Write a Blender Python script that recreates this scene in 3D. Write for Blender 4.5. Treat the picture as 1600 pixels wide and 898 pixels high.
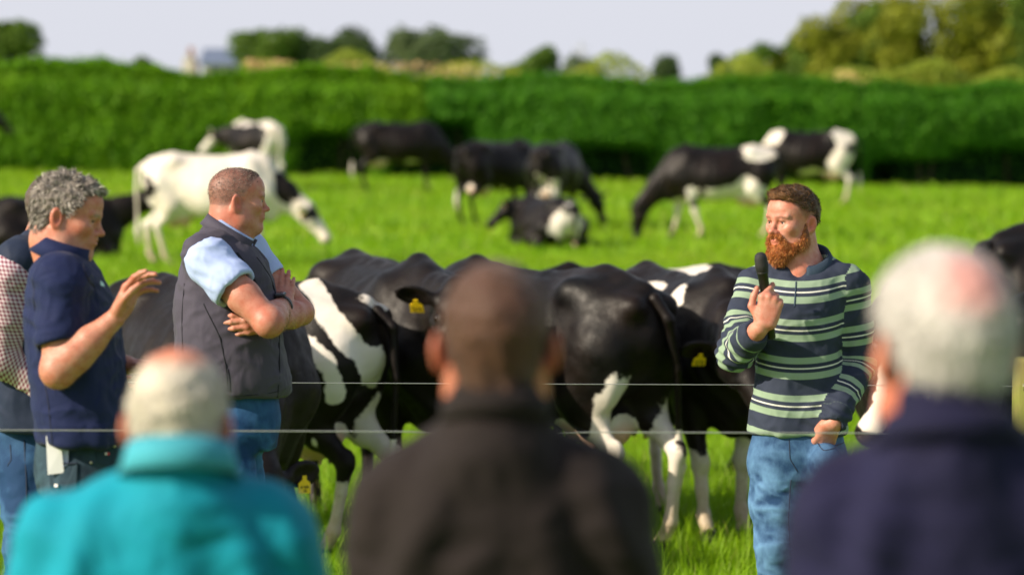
import bpy, math, random, time
import numpy as np
from mathutils import Vector, Matrix

T0 = time.time()
R = math.radians
# ------------------------------------------------------------------ scene, camera, light
for o in list(bpy.data.objects):
    bpy.data.objects.remove(o)
scene = bpy.context.scene
col = scene.collection
CAM_H = 2.15
FPX = 6000.0            # focal length in pixels of the 1600 px wide photograph
PITCH = math.atan((449 - 131) / FPX)
cam_d = bpy.data.cameras.new('camera')
cam_d.sensor_width = 36.0
cam_d.lens = 36.0 * FPX / 1600.0
cam_d.clip_start = 0.1
cam_d.clip_end = 2000
cam_d.dof.use_dof = True
cam_d.dof.focus_distance = FPX / 440.0
cam_d.dof.aperture_fstop = 2.9
cam = bpy.data.objects.new('camera', cam_d)
col.objects.link(cam)
cam.location = (0, 0, CAM_H)
cam.rotation_euler = (R(90) - PITCH, 0, 0)
scene.camera = cam
scene.render.resolution_x = 1024
scene.render.resolution_y = 574

SUN_DIR = Vector((-0.80, -0.36, 0.50)).normalized()     # towards the sun
sun_el = math.asin(SUN_DIR.z)
sun_az = math.atan2(SUN_DIR.x, SUN_DIR.y)
world = bpy.data.worlds.new('World')
scene.world = world
world.use_nodes = True
wn = world.node_tree
bg = wn.nodes['Background']
sky = wn.nodes.new('ShaderNodeTexSky')
sky.sky_type = 'NISHITA'
sky.sun_disc = False
sky.sun_elevation = sun_el
sky.sun_rotation = sun_az
sky.dust_density = 3.0
sky.air_density = 1.2
veil = wn.nodes.new('ShaderNodeMix')
veil.data_type = 'RGBA'
wtc = wn.nodes.new('ShaderNodeTexCoord'); wsp = wn.nodes.new('ShaderNodeSeparateXYZ'); wmr = wn.nodes.new('ShaderNodeMapRange')
wn.links.new(wtc.outputs['Generated'], wsp.inputs[0]); wn.links.new(wsp.outputs[2], wmr.inputs[0])
wmr.inputs[1].default_value = .05; wmr.inputs[2].default_value = .6; wmr.inputs[3].default_value = .88; wmr.inputs[4].default_value = .22
wn.links.new(wmr.outputs[0], veil.inputs[0])
veil.inputs[7].default_value = (7.0, 7.15, 7.95, 1)      # thin high cloud over the whole sky
wn.links.new(sky.outputs[0], veil.inputs[6])
wn.links.new(veil.outputs[2], bg.inputs[0])
bg.inputs[1].default_value = 0.083
sd = bpy.data.lights.new('sun', 'SUN')
sd.energy = 5.0
sd.angle = R(0.9)
sd.color = (1.0, 0.86, 0.68)
sun = bpy.data.objects.new('sun', sd)
col.objects.link(sun)
sun.rotation_euler = SUN_DIR.to_track_quat('Z', 'Y').to_euler()
sun.location = (-20, 0, 20)
scene.view_settings.view_transform = 'Standard'
scene.view_settings.look = 'None'
scene.view_settings.exposure = 0.48
scene.view_settings.gamma = 1.0

# ------------------------------------------------------------------ placing: a pixel of the photo at a scale of s px per metre
cp, sp = math.cos(PITCH), math.sin(PITCH)
def at(px, py, s):
    d = FPX / s
    x = (px - 800) / s
    v = -(py - 449) / s
    return np.array([x, d * cp + v * sp, CAM_H - d * sp + v * cp])

# ------------------------------------------------------------------ noise
def _hash(ix, iy, iz, seed):
    h = (ix.astype(np.int64) * 374761393 + iy.astype(np.int64) * 668265263 + iz.astype(np.int64) * 2147483647 + seed * 1274126177) & 0xffffffff
    h = ((h ^ (h >> 13)) * 1274126177) & 0xffffffff
    h = (h ^ (h >> 16)) & 0xffffffff
    h = (h * 2246822519) & 0xffffffff
    h = h ^ (h >> 15)
    return (h & 0xffff) / 65535.0
def vnoise(p, seed=0):
    """value noise in -1..1, p (N,3)"""
    f = np.floor(p); t = p - f; t = t * t * (3 - 2 * t)
    i = f.astype(np.int64)
    r = 0
    for dx in (0, 1):
        wx = t[:, 0] if dx else 1 - t[:, 0]
        for dy in (0, 1):
            wy = t[:, 1] if dy else 1 - t[:, 1]
            for dz in (0, 1):
                wz = t[:, 2] if dz else 1 - t[:, 2]
                r = r + wx * wy * wz * _hash(i[:, 0] + dx, i[:, 1] + dy, i[:, 2] + dz, seed)
    return r * 2 - 1
def pnoise(p, seed=0):
    """gradient noise, about -1..1"""
    f = np.floor(p); t0 = p - f; t = t0 * t0 * t0 * (t0 * (t0 * 6 - 15) + 10)
    i = f.astype(np.int64); r = 0
    for dx in (0, 1):
        wx = t[:, 0] if dx else 1 - t[:, 0]
        for dy in (0, 1):
            wy = t[:, 1] if dy else 1 - t[:, 1]
            for dz in (0, 1):
                wz = t[:, 2] if dz else 1 - t[:, 2]
                a, b, c = i[:, 0] + dx, i[:, 1] + dy, i[:, 2] + dz
                g = (_hash(a, b, c, seed) * 2 - 1) * (t0[:, 0] - dx) + (_hash(a, b, c, seed + 91) * 2 - 1) * (t0[:, 1] - dy) + (_hash(a, b, c, seed + 177) * 2 - 1) * (t0[:, 2] - dz)
                r = r + wx * wy * wz * g
    return r * 1.7
def fbm(p, seed=0, octv=3):
    r = 0; a = 1.0; s = 0
    for k in range(octv):
        r = r + a * pnoise(p * (2.03 ** k) + 17.3 * k, seed + k); s += a; a *= .5
    return r / s

# ------------------------------------------------------------------ signed-distance modelling
def V(*a): return np.array(a[0] if len(a) == 1 else a, dtype=float)
def nrm(v):
    v = V(v); return v / (np.linalg.norm(v) + 1e-12)
def smin(a, b, k):
    if k <= 0: return np.minimum(a, b)
    h = np.maximum(k - np.abs(a - b), 0) / k
    return np.minimum(a, b) - h * h * k * .25
def smax(a, b, k): return -smin(-a, -b, k)

from mathutils.bvhtree import BVHTree
class Field:
    bvh = None
    """an ordered list of (function, centre, radius, op, k)"""
    def __init__(s): s.ops = []; s.zs = []
    def add(s, fn, c, r, op='u', k=.01): s.ops.append((fn, V(c), r, op, k))
    # tapered capsule; fl=(axis, factor) squeezes it along an axis
    def rc(s, a, b, r1, r2, k=.01, op='u', fl=None):
        a = V(a); b = V(b); ab = b - a; L = max(ab @ ab, 1e-9)
        if fl: n = nrm(fl[0]); f = fl[1]
        def fn(p):
            q = p - a; ab2 = ab; L2 = L
            if fl:
                q = q + np.outer(q @ n, n) * (1 / f - 1); ab2 = ab + (ab @ n) * n * (1 / f - 1); L2 = max(ab2 @ ab2, 1e-9)
            t = np.clip(q @ ab2 / L2, 0, 1)
            d = np.sqrt(((q - t[:, None] * ab2) ** 2).sum(1)) - (r1 + (r2 - r1) * t)
            return d * (min(1, f) if fl else 1)
        s.add(fn, (a + b) / 2, math.sqrt(L) / 2 + max(r1, r2) * (max(1, fl[1]) if fl else 1), op, k)
    def chain(s, pts, k=.01, op='u', fl=None):
        for (a, r1), (b, r2) in zip(pts[:-1], pts[1:]): s.rc(a, b, r1, r2, k, op, fl)
    def ell(s, c, r, k=.01, op='u', rot=None):
        c = V(c); r = V(r) if not np.isscalar(r) else V(r, r, r)
        M = np.array(rot) if rot is not None else np.eye(3)      # columns = axes
        def fn(p):
            q = (p - c) @ M
            k0 = np.sqrt(((q / r) ** 2).sum(1)); k1 = np.sqrt(((q / (r * r)) ** 2).sum(1))
            return k0 * (k0 - 1) / np.maximum(k1, 1e-6)
        s.add(fn, c, r.max(), op, k)
    def plane(s, c, n, k=.0, op='i'):
        """keeps what is behind the plane (normal n outward)"""
        c = V(c); n = nrm(n)
        s.add(lambda p: (p - c) @ n, c, 1e9, op, k)
    def box(s, c, h, rr=.004, k=.004, op='u', rot=None):
        c = V(c); h = V(h) - rr
        M = np.array(rot) if rot is not None else np.eye(3)
        def fn(p):
            q = np.abs((p - c) @ M) - h
            return np.sqrt((np.maximum(q, 0) ** 2).sum(1)) + np.minimum(q.max(1), 0) - rr
        s.add(fn, c, np.linalg.norm(h) + rr, op, k)
    def loft(s, ts, C, RX, RY, axis=2, ux=None, ex=2.2, cap=.03, k=.02, op='u', shape=None):
        """elliptic sections along a main axis: at coordinate ts centre C (n,3), half sizes RX along ux, RY along the third"""
        ts = V(ts); C = np.array(C, float); RX = V(RX); RY = V(RY)
        e = np.zeros(3); e[axis] = 1
        u = nrm(ux) if ux is not None else V(1, 0, 0)
        w = np.cross(e, u)
        exs = V(ex) if not np.isscalar(ex) else np.full(len(ts), float(ex))
        def cub(t, Y):
            # monotone-ish smooth interpolation with Catmull tangents
            i = np.clip(np.searchsorted(ts, t) - 1, 0, len(ts) - 2)
            h = ts[i + 1] - ts[i]; x = np.clip((t - ts[i]) / h, 0, 1)
            m = np.gradient(Y, ts)
            return ((2*x**3-3*x**2+1)*Y[i] + (x**3-2*x**2+x)*h*m[i] + (-2*x**3+3*x**2)*Y[i+1] + (x**3-x**2)*h*m[i+1])
        def fn(p):
            t0 = p @ e; t = np.clip(t0, ts[0], ts[-1])
            q = p - np.stack([cub(t, C[:, j]) for j in range(3)], 1)
            a = q @ u; b = q @ w
            rx = cub(t, RX); ry = cub(t, RY)
            if shape is not None: a, b = shape(t, a, b, rx, ry)
            n = np.interp(t, ts, exs)
            A = np.abs(a / rx); B = np.abs(b / ry)
            g = (A ** n + B ** n) ** (1 / n)
            ln = np.sqrt(a * a + b * b)
            d = np.where(g > 1e-6, ln - ln / np.maximum(g, 1e-6), -np.minimum(rx, ry))
            d = np.where(g < .2, -np.minimum(rx, ry) * (1 - g), d)
            dc = np.maximum(ts[0] - t0, t0 - ts[-1])
            return smax(d, dc, cap)
        c = C.mean(0).copy(); c[axis] = (ts[0] + ts[-1]) / 2
        rr = math.sqrt(((ts[-1] - ts[0]) / 2) ** 2 + (max(RX.max(), RY.max()) + np.abs(C - C.mean(0)).max()) ** 2) * 1.15
        s.add(fn, c, rr, op, k)
    def ev(s, p, bc=None, bid=None, br=0):
        """p (N,3); optional block centres bc (B,3), bid (N,) block of each point"""
        d = np.full(len(p), 9.0)
        for fn, c, r, op, k in s.ops:
            if bc is None or r > 1e8: m = None
            else:
                bm = np.sqrt(((bc - c) ** 2).sum(1)) < r + br + k + .02
                if not bm.any(): continue
                m = None if bm.all() else bm[bid]
            if m is None:
                v = fn(p); w = d
            else:
                v = fn(p[m]); w = d[m]
            if op == 'u': w = smin(w, v, k)
            elif op == 's': w = smax(w, -v, k)
            elif op == 'i': w = smax(w, v, k)
            elif op == 'a': w = w + v            # additive displacement
            if m is None: d = w
            else: d[m] = w
        return d
    def mesh(s, h, lo=None, hi=None, smooth=2, n=8):
        us = [(c, r) for fn, c, r, op, k in s.ops if op == 'u' and r < 1e8]
        if lo is None:
            lo = np.min([c - r for c, r in us], 0) - 2 * h; hi = np.max([c + r for c, r in us], 0) + 2 * h
        lo = V(lo); hi = V(hi)
        nb = np.maximum(np.ceil((hi - lo) / (n * h)).astype(int), 1)
        # candidate blocks near primitives, two-level
        bi = np.stack(np.meshgrid(*[np.arange(q) for q in nb], indexing='ij'), -1).reshape(-1, 3)
        bc = lo + (bi + .5) * n * h; br = n * h * .5 * math.sqrt(3)
        near = np.zeros(len(bc), bool)
        for c, r in us: near |= np.sqrt(((bc - c) ** 2).sum(1)) < r + br
        bi = bi[near]; bc = bc[near]
        d = s.ev(bc, bc, np.arange(len(bc)), br)
        keep = np.abs(d) < br * 1.7 + .006
        bi = bi[keep]; bc = bc[keep]
        g = np.stack(np.meshgrid(*[np.arange(n + 1)] * 3, indexing='ij'), -1).reshape(-1, 3)
        D = np.empty((len(bi), n + 1, n + 1, n + 1), np.float32)
        CH = 400
        for i in range(0, len(bi), CH):
            b = bi[i:i + CH]
            p = lo + (b[:, None, :] * n + g[None]) * h
            bid = np.repeat(np.arange(len(b)), len(g))
            D[i:i + CH] = s.ev(p.reshape(-1, 3), bc[i:i + CH], bid, br).reshape(len(b), n + 1, n + 1, n + 1)
        dims = nb * n + 2
        bm_ = (g == 0).any(1) | (g == n).any(1)
        gb = g[bm_]; Df = D.reshape(len(bi), -1)
        cc = bi[:, None, :] * n + gb[None]
        ck = ((cc[..., 0] * dims[1] + cc[..., 1]) * dims[2] + cc[..., 2]).ravel()
        _, inv = np.unique(ck, return_inverse=True)
        tot = np.bincount(inv, Df[:, bm_].ravel()) / np.bincount(inv)
        Df[:, bm_] = tot[inv].reshape(len(bi), -1)
        D = Df.reshape(D.shape)
        S = D < 0
        # cells
        cs = [S[:, a:n + a, b_:n + b_, c_:n + c_] for a in (0, 1) for b_ in (0, 1) for c_ in (0, 1)]
        sm = sum(c.astype(np.int8) for c in cs)
        act = (sm > 0) & (sm < 8)
        B, I, J, K = np.nonzero(act)
        acc = np.zeros((len(B), 3)); cnt = np.zeros(len(B))
        off = [(a, b_, c_) for a in (0, 1) for b_ in (0, 1) for c_ in (0, 1)]
        val = {o: D[B, I + o[0], J + o[1], K + o[2]].astype(float) for o in off}
        for o in off:
            for ax in range(3):
                if o[ax]: continue
                o2 = list(o); o2[ax] = 1; o2 = tuple(o2)
                v0, v1 = val[o], val[o2]
                m = (v0 < 0) != (v1 < 0)
                t = np.where(m, v0 / np.where(m, v0 - v1, 1), 0)
                q = np.tile(V(o), (len(B), 1)); q[:, ax] += t
                acc += q * m[:, None]; cnt += m
        cell = bi[B] * n + np.stack([I, J, K], 1)
        verts = lo + (cell + acc / np.maximum(cnt, 1)[:, None]) * h
        key = (cell[:, 0] * dims[1] + cell[:, 1]) * dims[2] + cell[:, 2]
        uk, ui = np.unique(key, return_index=True)
        verts = verts[ui]
        def look(c):
            kk = (c[:, 0] * dims[1] + c[:, 1]) * dims[2] + c[:, 2]
            j = np.clip(np.searchsorted(uk, kk), 0, len(uk) - 1)
            return j, uk[j] == kk
        quads = []
        for ax in range(3):
            sl0 = [slice(None)] + [slice(0, n)] * 3; sl1 = list(sl0); sl1[ax + 1] = slice(1, n + 1)
            a = S[tuple(sl0)]; b = S[tuple(sl1)]
            m = a != b
            Bq, Iq, Jq, Kq = np.nonzero(m)
            c = bi[Bq] * n + np.stack([Iq, Jq, Kq], 1)
            u = np.zeros(3, int); w = np.zeros(3, int); u[(ax + 1) % 3] = 1; w[(ax + 2) % 3] = 1
            js = []; ok = np.ones(len(c), bool)
            for dlt in (0 * u, u, u + w, w):
                j, o_ = look(c - dlt); js.append(j); ok &= o_
            q = np.stack(js, 1)
            flip = ~a[Bq, Iq, Jq, Kq]          # solid above
            q[flip] = q[flip][:, ::-1]
            quads.append(q[ok])
        quads = np.concatenate(quads)
        for _ in range(smooth): verts = relax(verts, quads)
        return verts, quads

def relax(v, f, lam=.5):
    acc = np.zeros_like(v); cnt = np.zeros(len(v))
    n = f.shape[1]
    for i in range(n):
        a = f[:, i]; b = f[:, (i + 1) % n]
        for ax in range(3):
            acc[:, ax] += np.bincount(a, v[b, ax], len(v)) + np.bincount(b, v[a, ax], len(v))
        cnt += np.bincount(a, minlength=len(v)) + np.bincount(b, minlength=len(v))
    return v + lam * (acc / np.maximum(cnt, 1)[:, None] - v)

def vnormals(v, f):
    q = f
    nn = np.cross(v[q[:, 2]] - v[q[:, 0]], v[q[:, -1]] - v[q[:, 1]])
    out = np.zeros_like(v)
    for i in range(f.shape[1]):
        for ax in range(3): out[:, ax] += np.bincount(f[:, i], nn[:, ax], len(v))
    return out / (np.linalg.norm(out, axis=1)[:, None] + 1e-12)

# ------------------------------------------------------------------ objects
def mesh_obj(name, v, f, mat, parent=None, attrs=None, smooth=True, loc=None):
    me = bpy.data.meshes.new(name)
    v = np.asarray(v, float)
    if isinstance(f, np.ndarray):
        nf, k = f.shape
        me.vertices.add(len(v)); me.vertices.foreach_set('co', v.ravel())
        me.loops.add(nf * k); me.loops.foreach_set('vertex_index', f.ravel().astype(np.int32))
        me.polygons.add(nf); me.polygons.foreach_set('loop_start', np.arange(nf, dtype=np.int32) * k)
        try: me.polygons.foreach_set('loop_total', np.full(nf, k, dtype=np.int32))
        except Exception: pass
        me.update(calc_edges=True)
    else:
        me.from_pydata([tuple(a) for a in v], [], [tuple(int(i) for i in a) for a in f])
    me.polygons.foreach_set('use_smooth', np.full(len(me.polygons), smooth))
    if attrs:
        for an, av in attrs.items():
            av = np.asarray(av, np.float32)
            if av.ndim == 1:
                at_ = me.attributes.new(an, 'FLOAT', 'POINT'); at_.data.foreach_set('value', av)
            else:
                at_ = me.attributes.new(an, 'FLOAT_VECTOR', 'POINT'); at_.data.foreach_set('vector', av.ravel())
    for m in (mat if isinstance(mat, (list, tuple)) else [mat]): me.materials.append(m)
    me.update()
    o = bpy.data.objects.new(name, me)
    col.objects.link(o)
    if parent is not None: o.parent = parent
    return o
def thing(name, label, cat, loc=(0, 0, 0), rz=0, group=None):
    o = bpy.data.objects.new(name, None)
    col.objects.link(o)
    o.empty_display_size = .2
    o.location = tuple(loc); o.rotation_euler = (0, 0, rz)
    o['label'] = label; o['category'] = cat
    if group: o['group'] = group
    return o
def tag(o, label, cat, group=None):
    o['label'] = label; o['category'] = cat
    if group: o['group'] = group
    return o
def tube(pts, r, n=10, closed_ends=True):
    """(v,f) of a tube along pts; r scalar or list"""
    pts = np.array(pts, float); m = len(pts)
    r = np.full(m, r) if np.isscalar(r) else V(r)
    tg = np.gradient(pts, axis=0); tg /= np.linalg.norm(tg, axis=1)[:, None] + 1e-12
    up = V(0, 0, 1) if abs(tg[0][2]) < .9 else V(1, 0, 0)
    v = []; f = []
    for i in range(m):
        a = nrm(np.cross(tg[i], up)); b = np.cross(tg[i], a); up = -b if False else up
        for j in range(n):
            t = 2 * math.pi * j / n
            v.append(pts[i] + r[i] * (math.cos(t) * a + math.sin(t) * b))
    for i in range(m - 1):
        for j in range(n):
            k = (j + 1) % n
            f.append((i * n + j, i * n + k, (i + 1) * n + k, (i + 1) * n + j))
    if closed_ends:
        f.append(tuple(range(n))[::-1]); f.append(tuple((m - 1) * n + j for j in range(n)))
    return v, f
def fan(f):
    return f

# ------------------------------------------------------------------ materials
def newmat(name, base=(.5, .5, .5), rough=.6, spec=.5, **kw):
    m = bpy.data.materials.new(name); m.use_nodes = True
    b = m.node_tree.nodes['Principled BSDF']
    b.inputs['Base Color'].default_value = (*base, 1)
    b.inputs['Roughness'].default_value = rough
    b.inputs['Specular IOR Level'].default_value = spec
    for k, v in kw.items(): b.inputs[k.replace('_', ' ')].default_value = v
    return m
class NT:
    """tiny helper for node graphs"""
    def __init__(s, m): s.t = m.node_tree; s.b = s.t.nodes['Principled BSDF']
    def n(s, typ, **kw):
        x = s.t.nodes.new('ShaderNode' + typ)
        for k, v in kw.items(): setattr(x, k, v)
        return x
    def put(s, sock, v):
        if hasattr(v, 'is_output') or isinstance(v, bpy.types.NodeSocket): s.t.links.new(v, sock)
        else: sock.default_value = v
    def attr(s, name, vec=False):
        a = s.n('Attribute', attribute_name=name); return a.outputs['Vector' if vec else 'Fac']
    def obj(s): return s.n('TexCoord').outputs['Object']
    def noise(s, vec, scale, detail=3, rough=.55, out=0, dist=0):
        x = s.n('TexNoise'); s.put(x.inputs['Vector'], vec); x.inputs['Scale'].default_value = scale
        x.inputs['Detail'].default_value = detail; x.inputs['Roughness'].default_value = rough
        x.inputs['Distortion'].default_value = dist
        return x.outputs[out]
    def math(s, op, a, b=0.0, c=0.0, clamp=False):
        x = s.n('Math', operation=op); x.use_clamp = clamp
        s.put(x.inputs[0], a); s.put(x.inputs[1], b)
        if len(x.inputs) > 2: s.put(x.inputs[2], c)
        return x.outputs[0]
    def mapr(s, v, a, b, c=0.0, d=1.0, smooth=False):
        x = s.n('MapRange'); x.interpolation_type = 'SMOOTHSTEP' if smooth else 'LINEAR'
        s.put(x.inputs[0], v)
        for i, q in enumerate((a, b, c, d)): s.put(x.inputs[1 + i], q)
        return x.outputs[0]
    def mix(s, f, a, b, mode='MIX'):
        x = s.n('Mix'); x.data_type = 'RGBA'; x.blend_type = mode
        s.put(x.inputs[0], f)
        for i, q in ((6, a), (7, b)):
            s.put(x.inputs[i], q if not isinstance(q, tuple) else (*q[:3], 1))
        return x.outputs[2]
    def mapping(s, vec, scale=(1, 1, 1), rot=(0, 0, 0)):
        x = s.n('Mapping'); s.put(x.inputs[0], vec); x.inputs['Scale'].default_value = scale; x.inputs['Rotation'].default_value = rot
        return x.outputs[0]
    def bump(s, h, strength=.3, dist=.01, nrm_=None):
        x = s.n('Bump'); x.inputs['Strength'].default_value = strength; x.inputs['Distance'].default_value = dist
        s.put(x.inputs['Height'], h)
        if nrm_ is not None: s.put(x.inputs['Normal'], nrm_)
        s.t.links.new(x.outputs[0], s.b.inputs['Normal']); return x.outputs[0]
    def base(s, c): s.put(s.b.inputs['Base Color'], c)
# ------------------------------------------------------------------ people
def skin_material(name, base, red=.5, bright=1.0):
    m = newmat(name, base, .45, .4); g = NT(m); o = g.obj()
    n = g.noise(o, 38, 4, .6); n2 = g.noise(o, 9, 3)
    c = g.mix(g.mapr(n, .32, .68), base, tuple(x * y for x, y in zip(base, (.86, .62, .54))))
    c = g.mix(g.math('MULTIPLY', g.mapr(n2, .38, .66), .42 * red), c, (.46, .12, .08))
    fr = g.n('TexVoronoi'); fr.inputs['Scale'].default_value = 170; g.put(fr.inputs['Vector'], o)
    c = g.mix(g.math('MULTIPLY', g.mapr(fr.outputs['Distance'], .12, .28, 1, 0), g.mapr(n, .45, .6, 0, .55)), c, tuple(x * y for x, y in zip(base, (.55, .40, .32))))
    c = g.mix(g.attr('red'), c, (.52, .12, .07))
    c = g.mix(g.attr('lips'), c, (.42, .115, .09))
    c = g.mix(g.math('MULTIPLY', g.attr('hairy'), g.mapr(g.noise(o, 520, 1), .25, .7, .35, 1.0)), c, g.attr('hcol', True))
    g.base(c)
    g.b.inputs['Subsurface Weight'].default_value = .06
    g.b.inputs['Subsurface Radius'].default_value = (.9, .25, .12)
    g.b.inputs['Subsurface Scale'].default_value = .012
    g.put(g.b.inputs['Roughness'], g.mapr(n, .3, .7, .38, .55))
    g.bump(g.math('ADD', g.noise(o, 260, 3, .6), g.noise(o, 60, 3, .6)), .28, .004)
    return m
def hair_material(name='hair'):
    m = newmat(name, (.1, .08, .06), .5, .35); g = NT(m)
    g.base(g.attr('hcol', True))
    g.b.inputs['Sheen Weight'].default_value = .15
    g.bump(g.noise(g.mapping(g.obj(), (1, 1, .3)), 300, 2), .6, .006)
    return m
def cloth_material(name, base, rough=.85, var=.12, weave=900, sheen=.03, bump=.2):
    m = newmat(name, base, rough, .25); g = NT(m); o = g.obj()
    n = g.noise(o, 5, 4, .6)
    g.base(g.mix(g.mapr(n, .3, .7), tuple(x * (1 - var) for x in base), tuple(min(1, x * (1 + var)) for x in base)))
    g.b.inputs['Sheen Weight'].default_value = min(sheen, .05)
    g.b.inputs['Sheen Roughness'].default_value = .5
    h = g.math('ADD', g.math('MULTIPLY', g.noise(o, weave, 2), .3), g.noise(g.mapping(o, (1, 1, .45)), 24, 4, .6, dist=.8))
    g.bump(h, bump, .01)
    return m
def denim_material(name, base, fade):
    m = newmat(name, base, .8, .25); g = NT(m); o = g.obj()
    n = g.noise(g.mapping(o, (1, 1, .35)), 8, 4, .65); f = g.noise(g.mapping(o, (1, 1, .6)), 60, 3, .7)
    k = g.math('ADD', g.math('MULTIPLY', n, .5), g.math('ADD', g.math('MULTIPLY', f, .35), g.math('MULTIPLY', g.attr('crease'), .75)))
    c = g.mix(g.mapr(k, .50, 1.02), base, fade)
    w = g.n('TexWave', wave_type='BANDS', bands_direction='DIAGONAL'); w.inputs['Scale'].default_value = 260
    g.put(w.inputs['Vector'], o)
    c = g.mix(g.math('MULTIPLY', w.outputs['Fac'], .10), c, fade)
    g.base(c)
    g.bump(g.math('ADD', g.math('MULTIPLY', f, .6), g.noise(o, 500, 1)), .35, .004)
    return m
M_HAIR = hair_material()
M_EYEW = newmat('eye_white', (.55, .48, .44), .2, .6)
M_SHOE = newmat('shoe_leather', (.05, .03, .02), .45)
M_SOLE = newmat('shoe_sole', (.03, .03, .03), .8)

def head_ops(F, C, f, u, S=1.0, jaw=1.0, earout=.081):
    C = V(C); f = nrm(f); u = V(u); u = nrm(u - (u @ f) * f); sd = np.cross(u, f)
    Rm = np.stack([f, sd, u], 1)
    L = lambda a, b, c: C + (f * a + sd * b + u * c) * S
    E = lambda c, r, k, op='u', rot=Rm: F.ell(L(*c), V(r) * S, k * S, op, rot)
    E((-.012, 0, .032), (.097, .077, .086), .01)
    E((.040, 0, .045), (.058, .062, .052), .035)
    E((.030, 0, -.035), (.061, .065, .086), .03)
    for s in (-1, 1):
        F.chain([(L(-.008, s * .053, -.045), .020 * S), (L(.012, s * .050 * jaw, -.078), .020 * S), (L(.068, s * .014, -.106), .018 * S)], k=.035 * S)
        E((.060, s * .042, -.022), (.026, .022, .020), .025)
        E((.096, s * .032, -.001), (.018, .018, .012), .014, 's')
        F.ell(L(.0745, s * .032, -.002), .0122 * S, .002)
        F.chain([(L(.083, s * .016, -.002), .0035 * S), (L(.0885, s * .031, .0068), .0044 * S), (L(.077, s * .048, -.001), .004 * S)], k=.006 * S)
        F.chain([(L(.082, s * .018, -.007), .003 * S), (L(.0865, s * .032, -.0118), .0038 * S), (L(.078, s * .045, -.006), .003 * S)], k=.006 * S)
        F.rc(L(.092, s * .010, .017), L(.080, s * .047, .020), .0085 * S, .007 * S, .014 * S)
        F.ell(L(.098, s * .0125, -.036), V(.011, .007, .008) * S, .006 * S, rot=Rm)
        F.ell(L(.103, s * .0075, -.044), V(.005, .0035, .004) * S, .003 * S, 's', rot=Rm)
        # ear
        er = nrm(sd * s * .93 + f * .34); up_ = nrm(u - f * .12); c0_ = nrm(np.cross(up_, er)) * -s; c0_ = c0_ if c0_ @ f > 0 else -c0_; ER = np.stack([c0_, er, np.cross(c0_, er)], 1)
        ec = L(-.014, s * earout, -.010)
        F.ell(ec, V(.0195, .0078, .033) * S, .004 * S, rot=ER)
        F.ell(ec + er * .0075 * S + c0_ * .003 * S + u * .002 * S, V(.0115, .0060, .021) * S, .003 * S, 's', rot=ER)
        F.ell(ec + er * .004 * S + c0_ * .004 * S - u * .004 * S, V(.006, .006, .010) * S, .003 * S, 's', rot=ER)
        F.rc(L(-.004, s * .076, -.034), L(.002, s * .075, -.040), .008 * S, .005 * S, .006 * S)
    F.rc(L(.088, 0, .010), L(.108, 0, -.028), .0075 * S, .0085 * S, .012 * S)
    F.ell(L(.112, 0, -.033), V(.0115, .0115, .0095) * S, .006 * S, rot=Rm)
    E((.086, 0, -.062), (.016, .026, .020), .02)
    for sgn, dz_ in ((1, -.0555), (-1, -.0665)):
        F.chain([(L(.082, -.023, -.061), .003 * S), (L(.0985, -.008, dz_), .0055 * S), (L(.0985, .008, dz_), .0055 * S), (L(.082, .023, -.061), .003 * S)], k=.004 * S)
    F.chain([(L(.088, -.024, -.061), .0015 * S), (L(.105, 0, -.061), .0018 * S), (L(.088, .024, -.061), .0015 * S)], k=.004 * S, op='s')
    E((.076, 0, -.104), (.020, .022, .018), .02)
    F.chain([(L(-.030, 0, -.045), .050 * S), (L(-.032, 0, -.09), .049 * S)], k=.025 * S)
    return L, Rm

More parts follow.
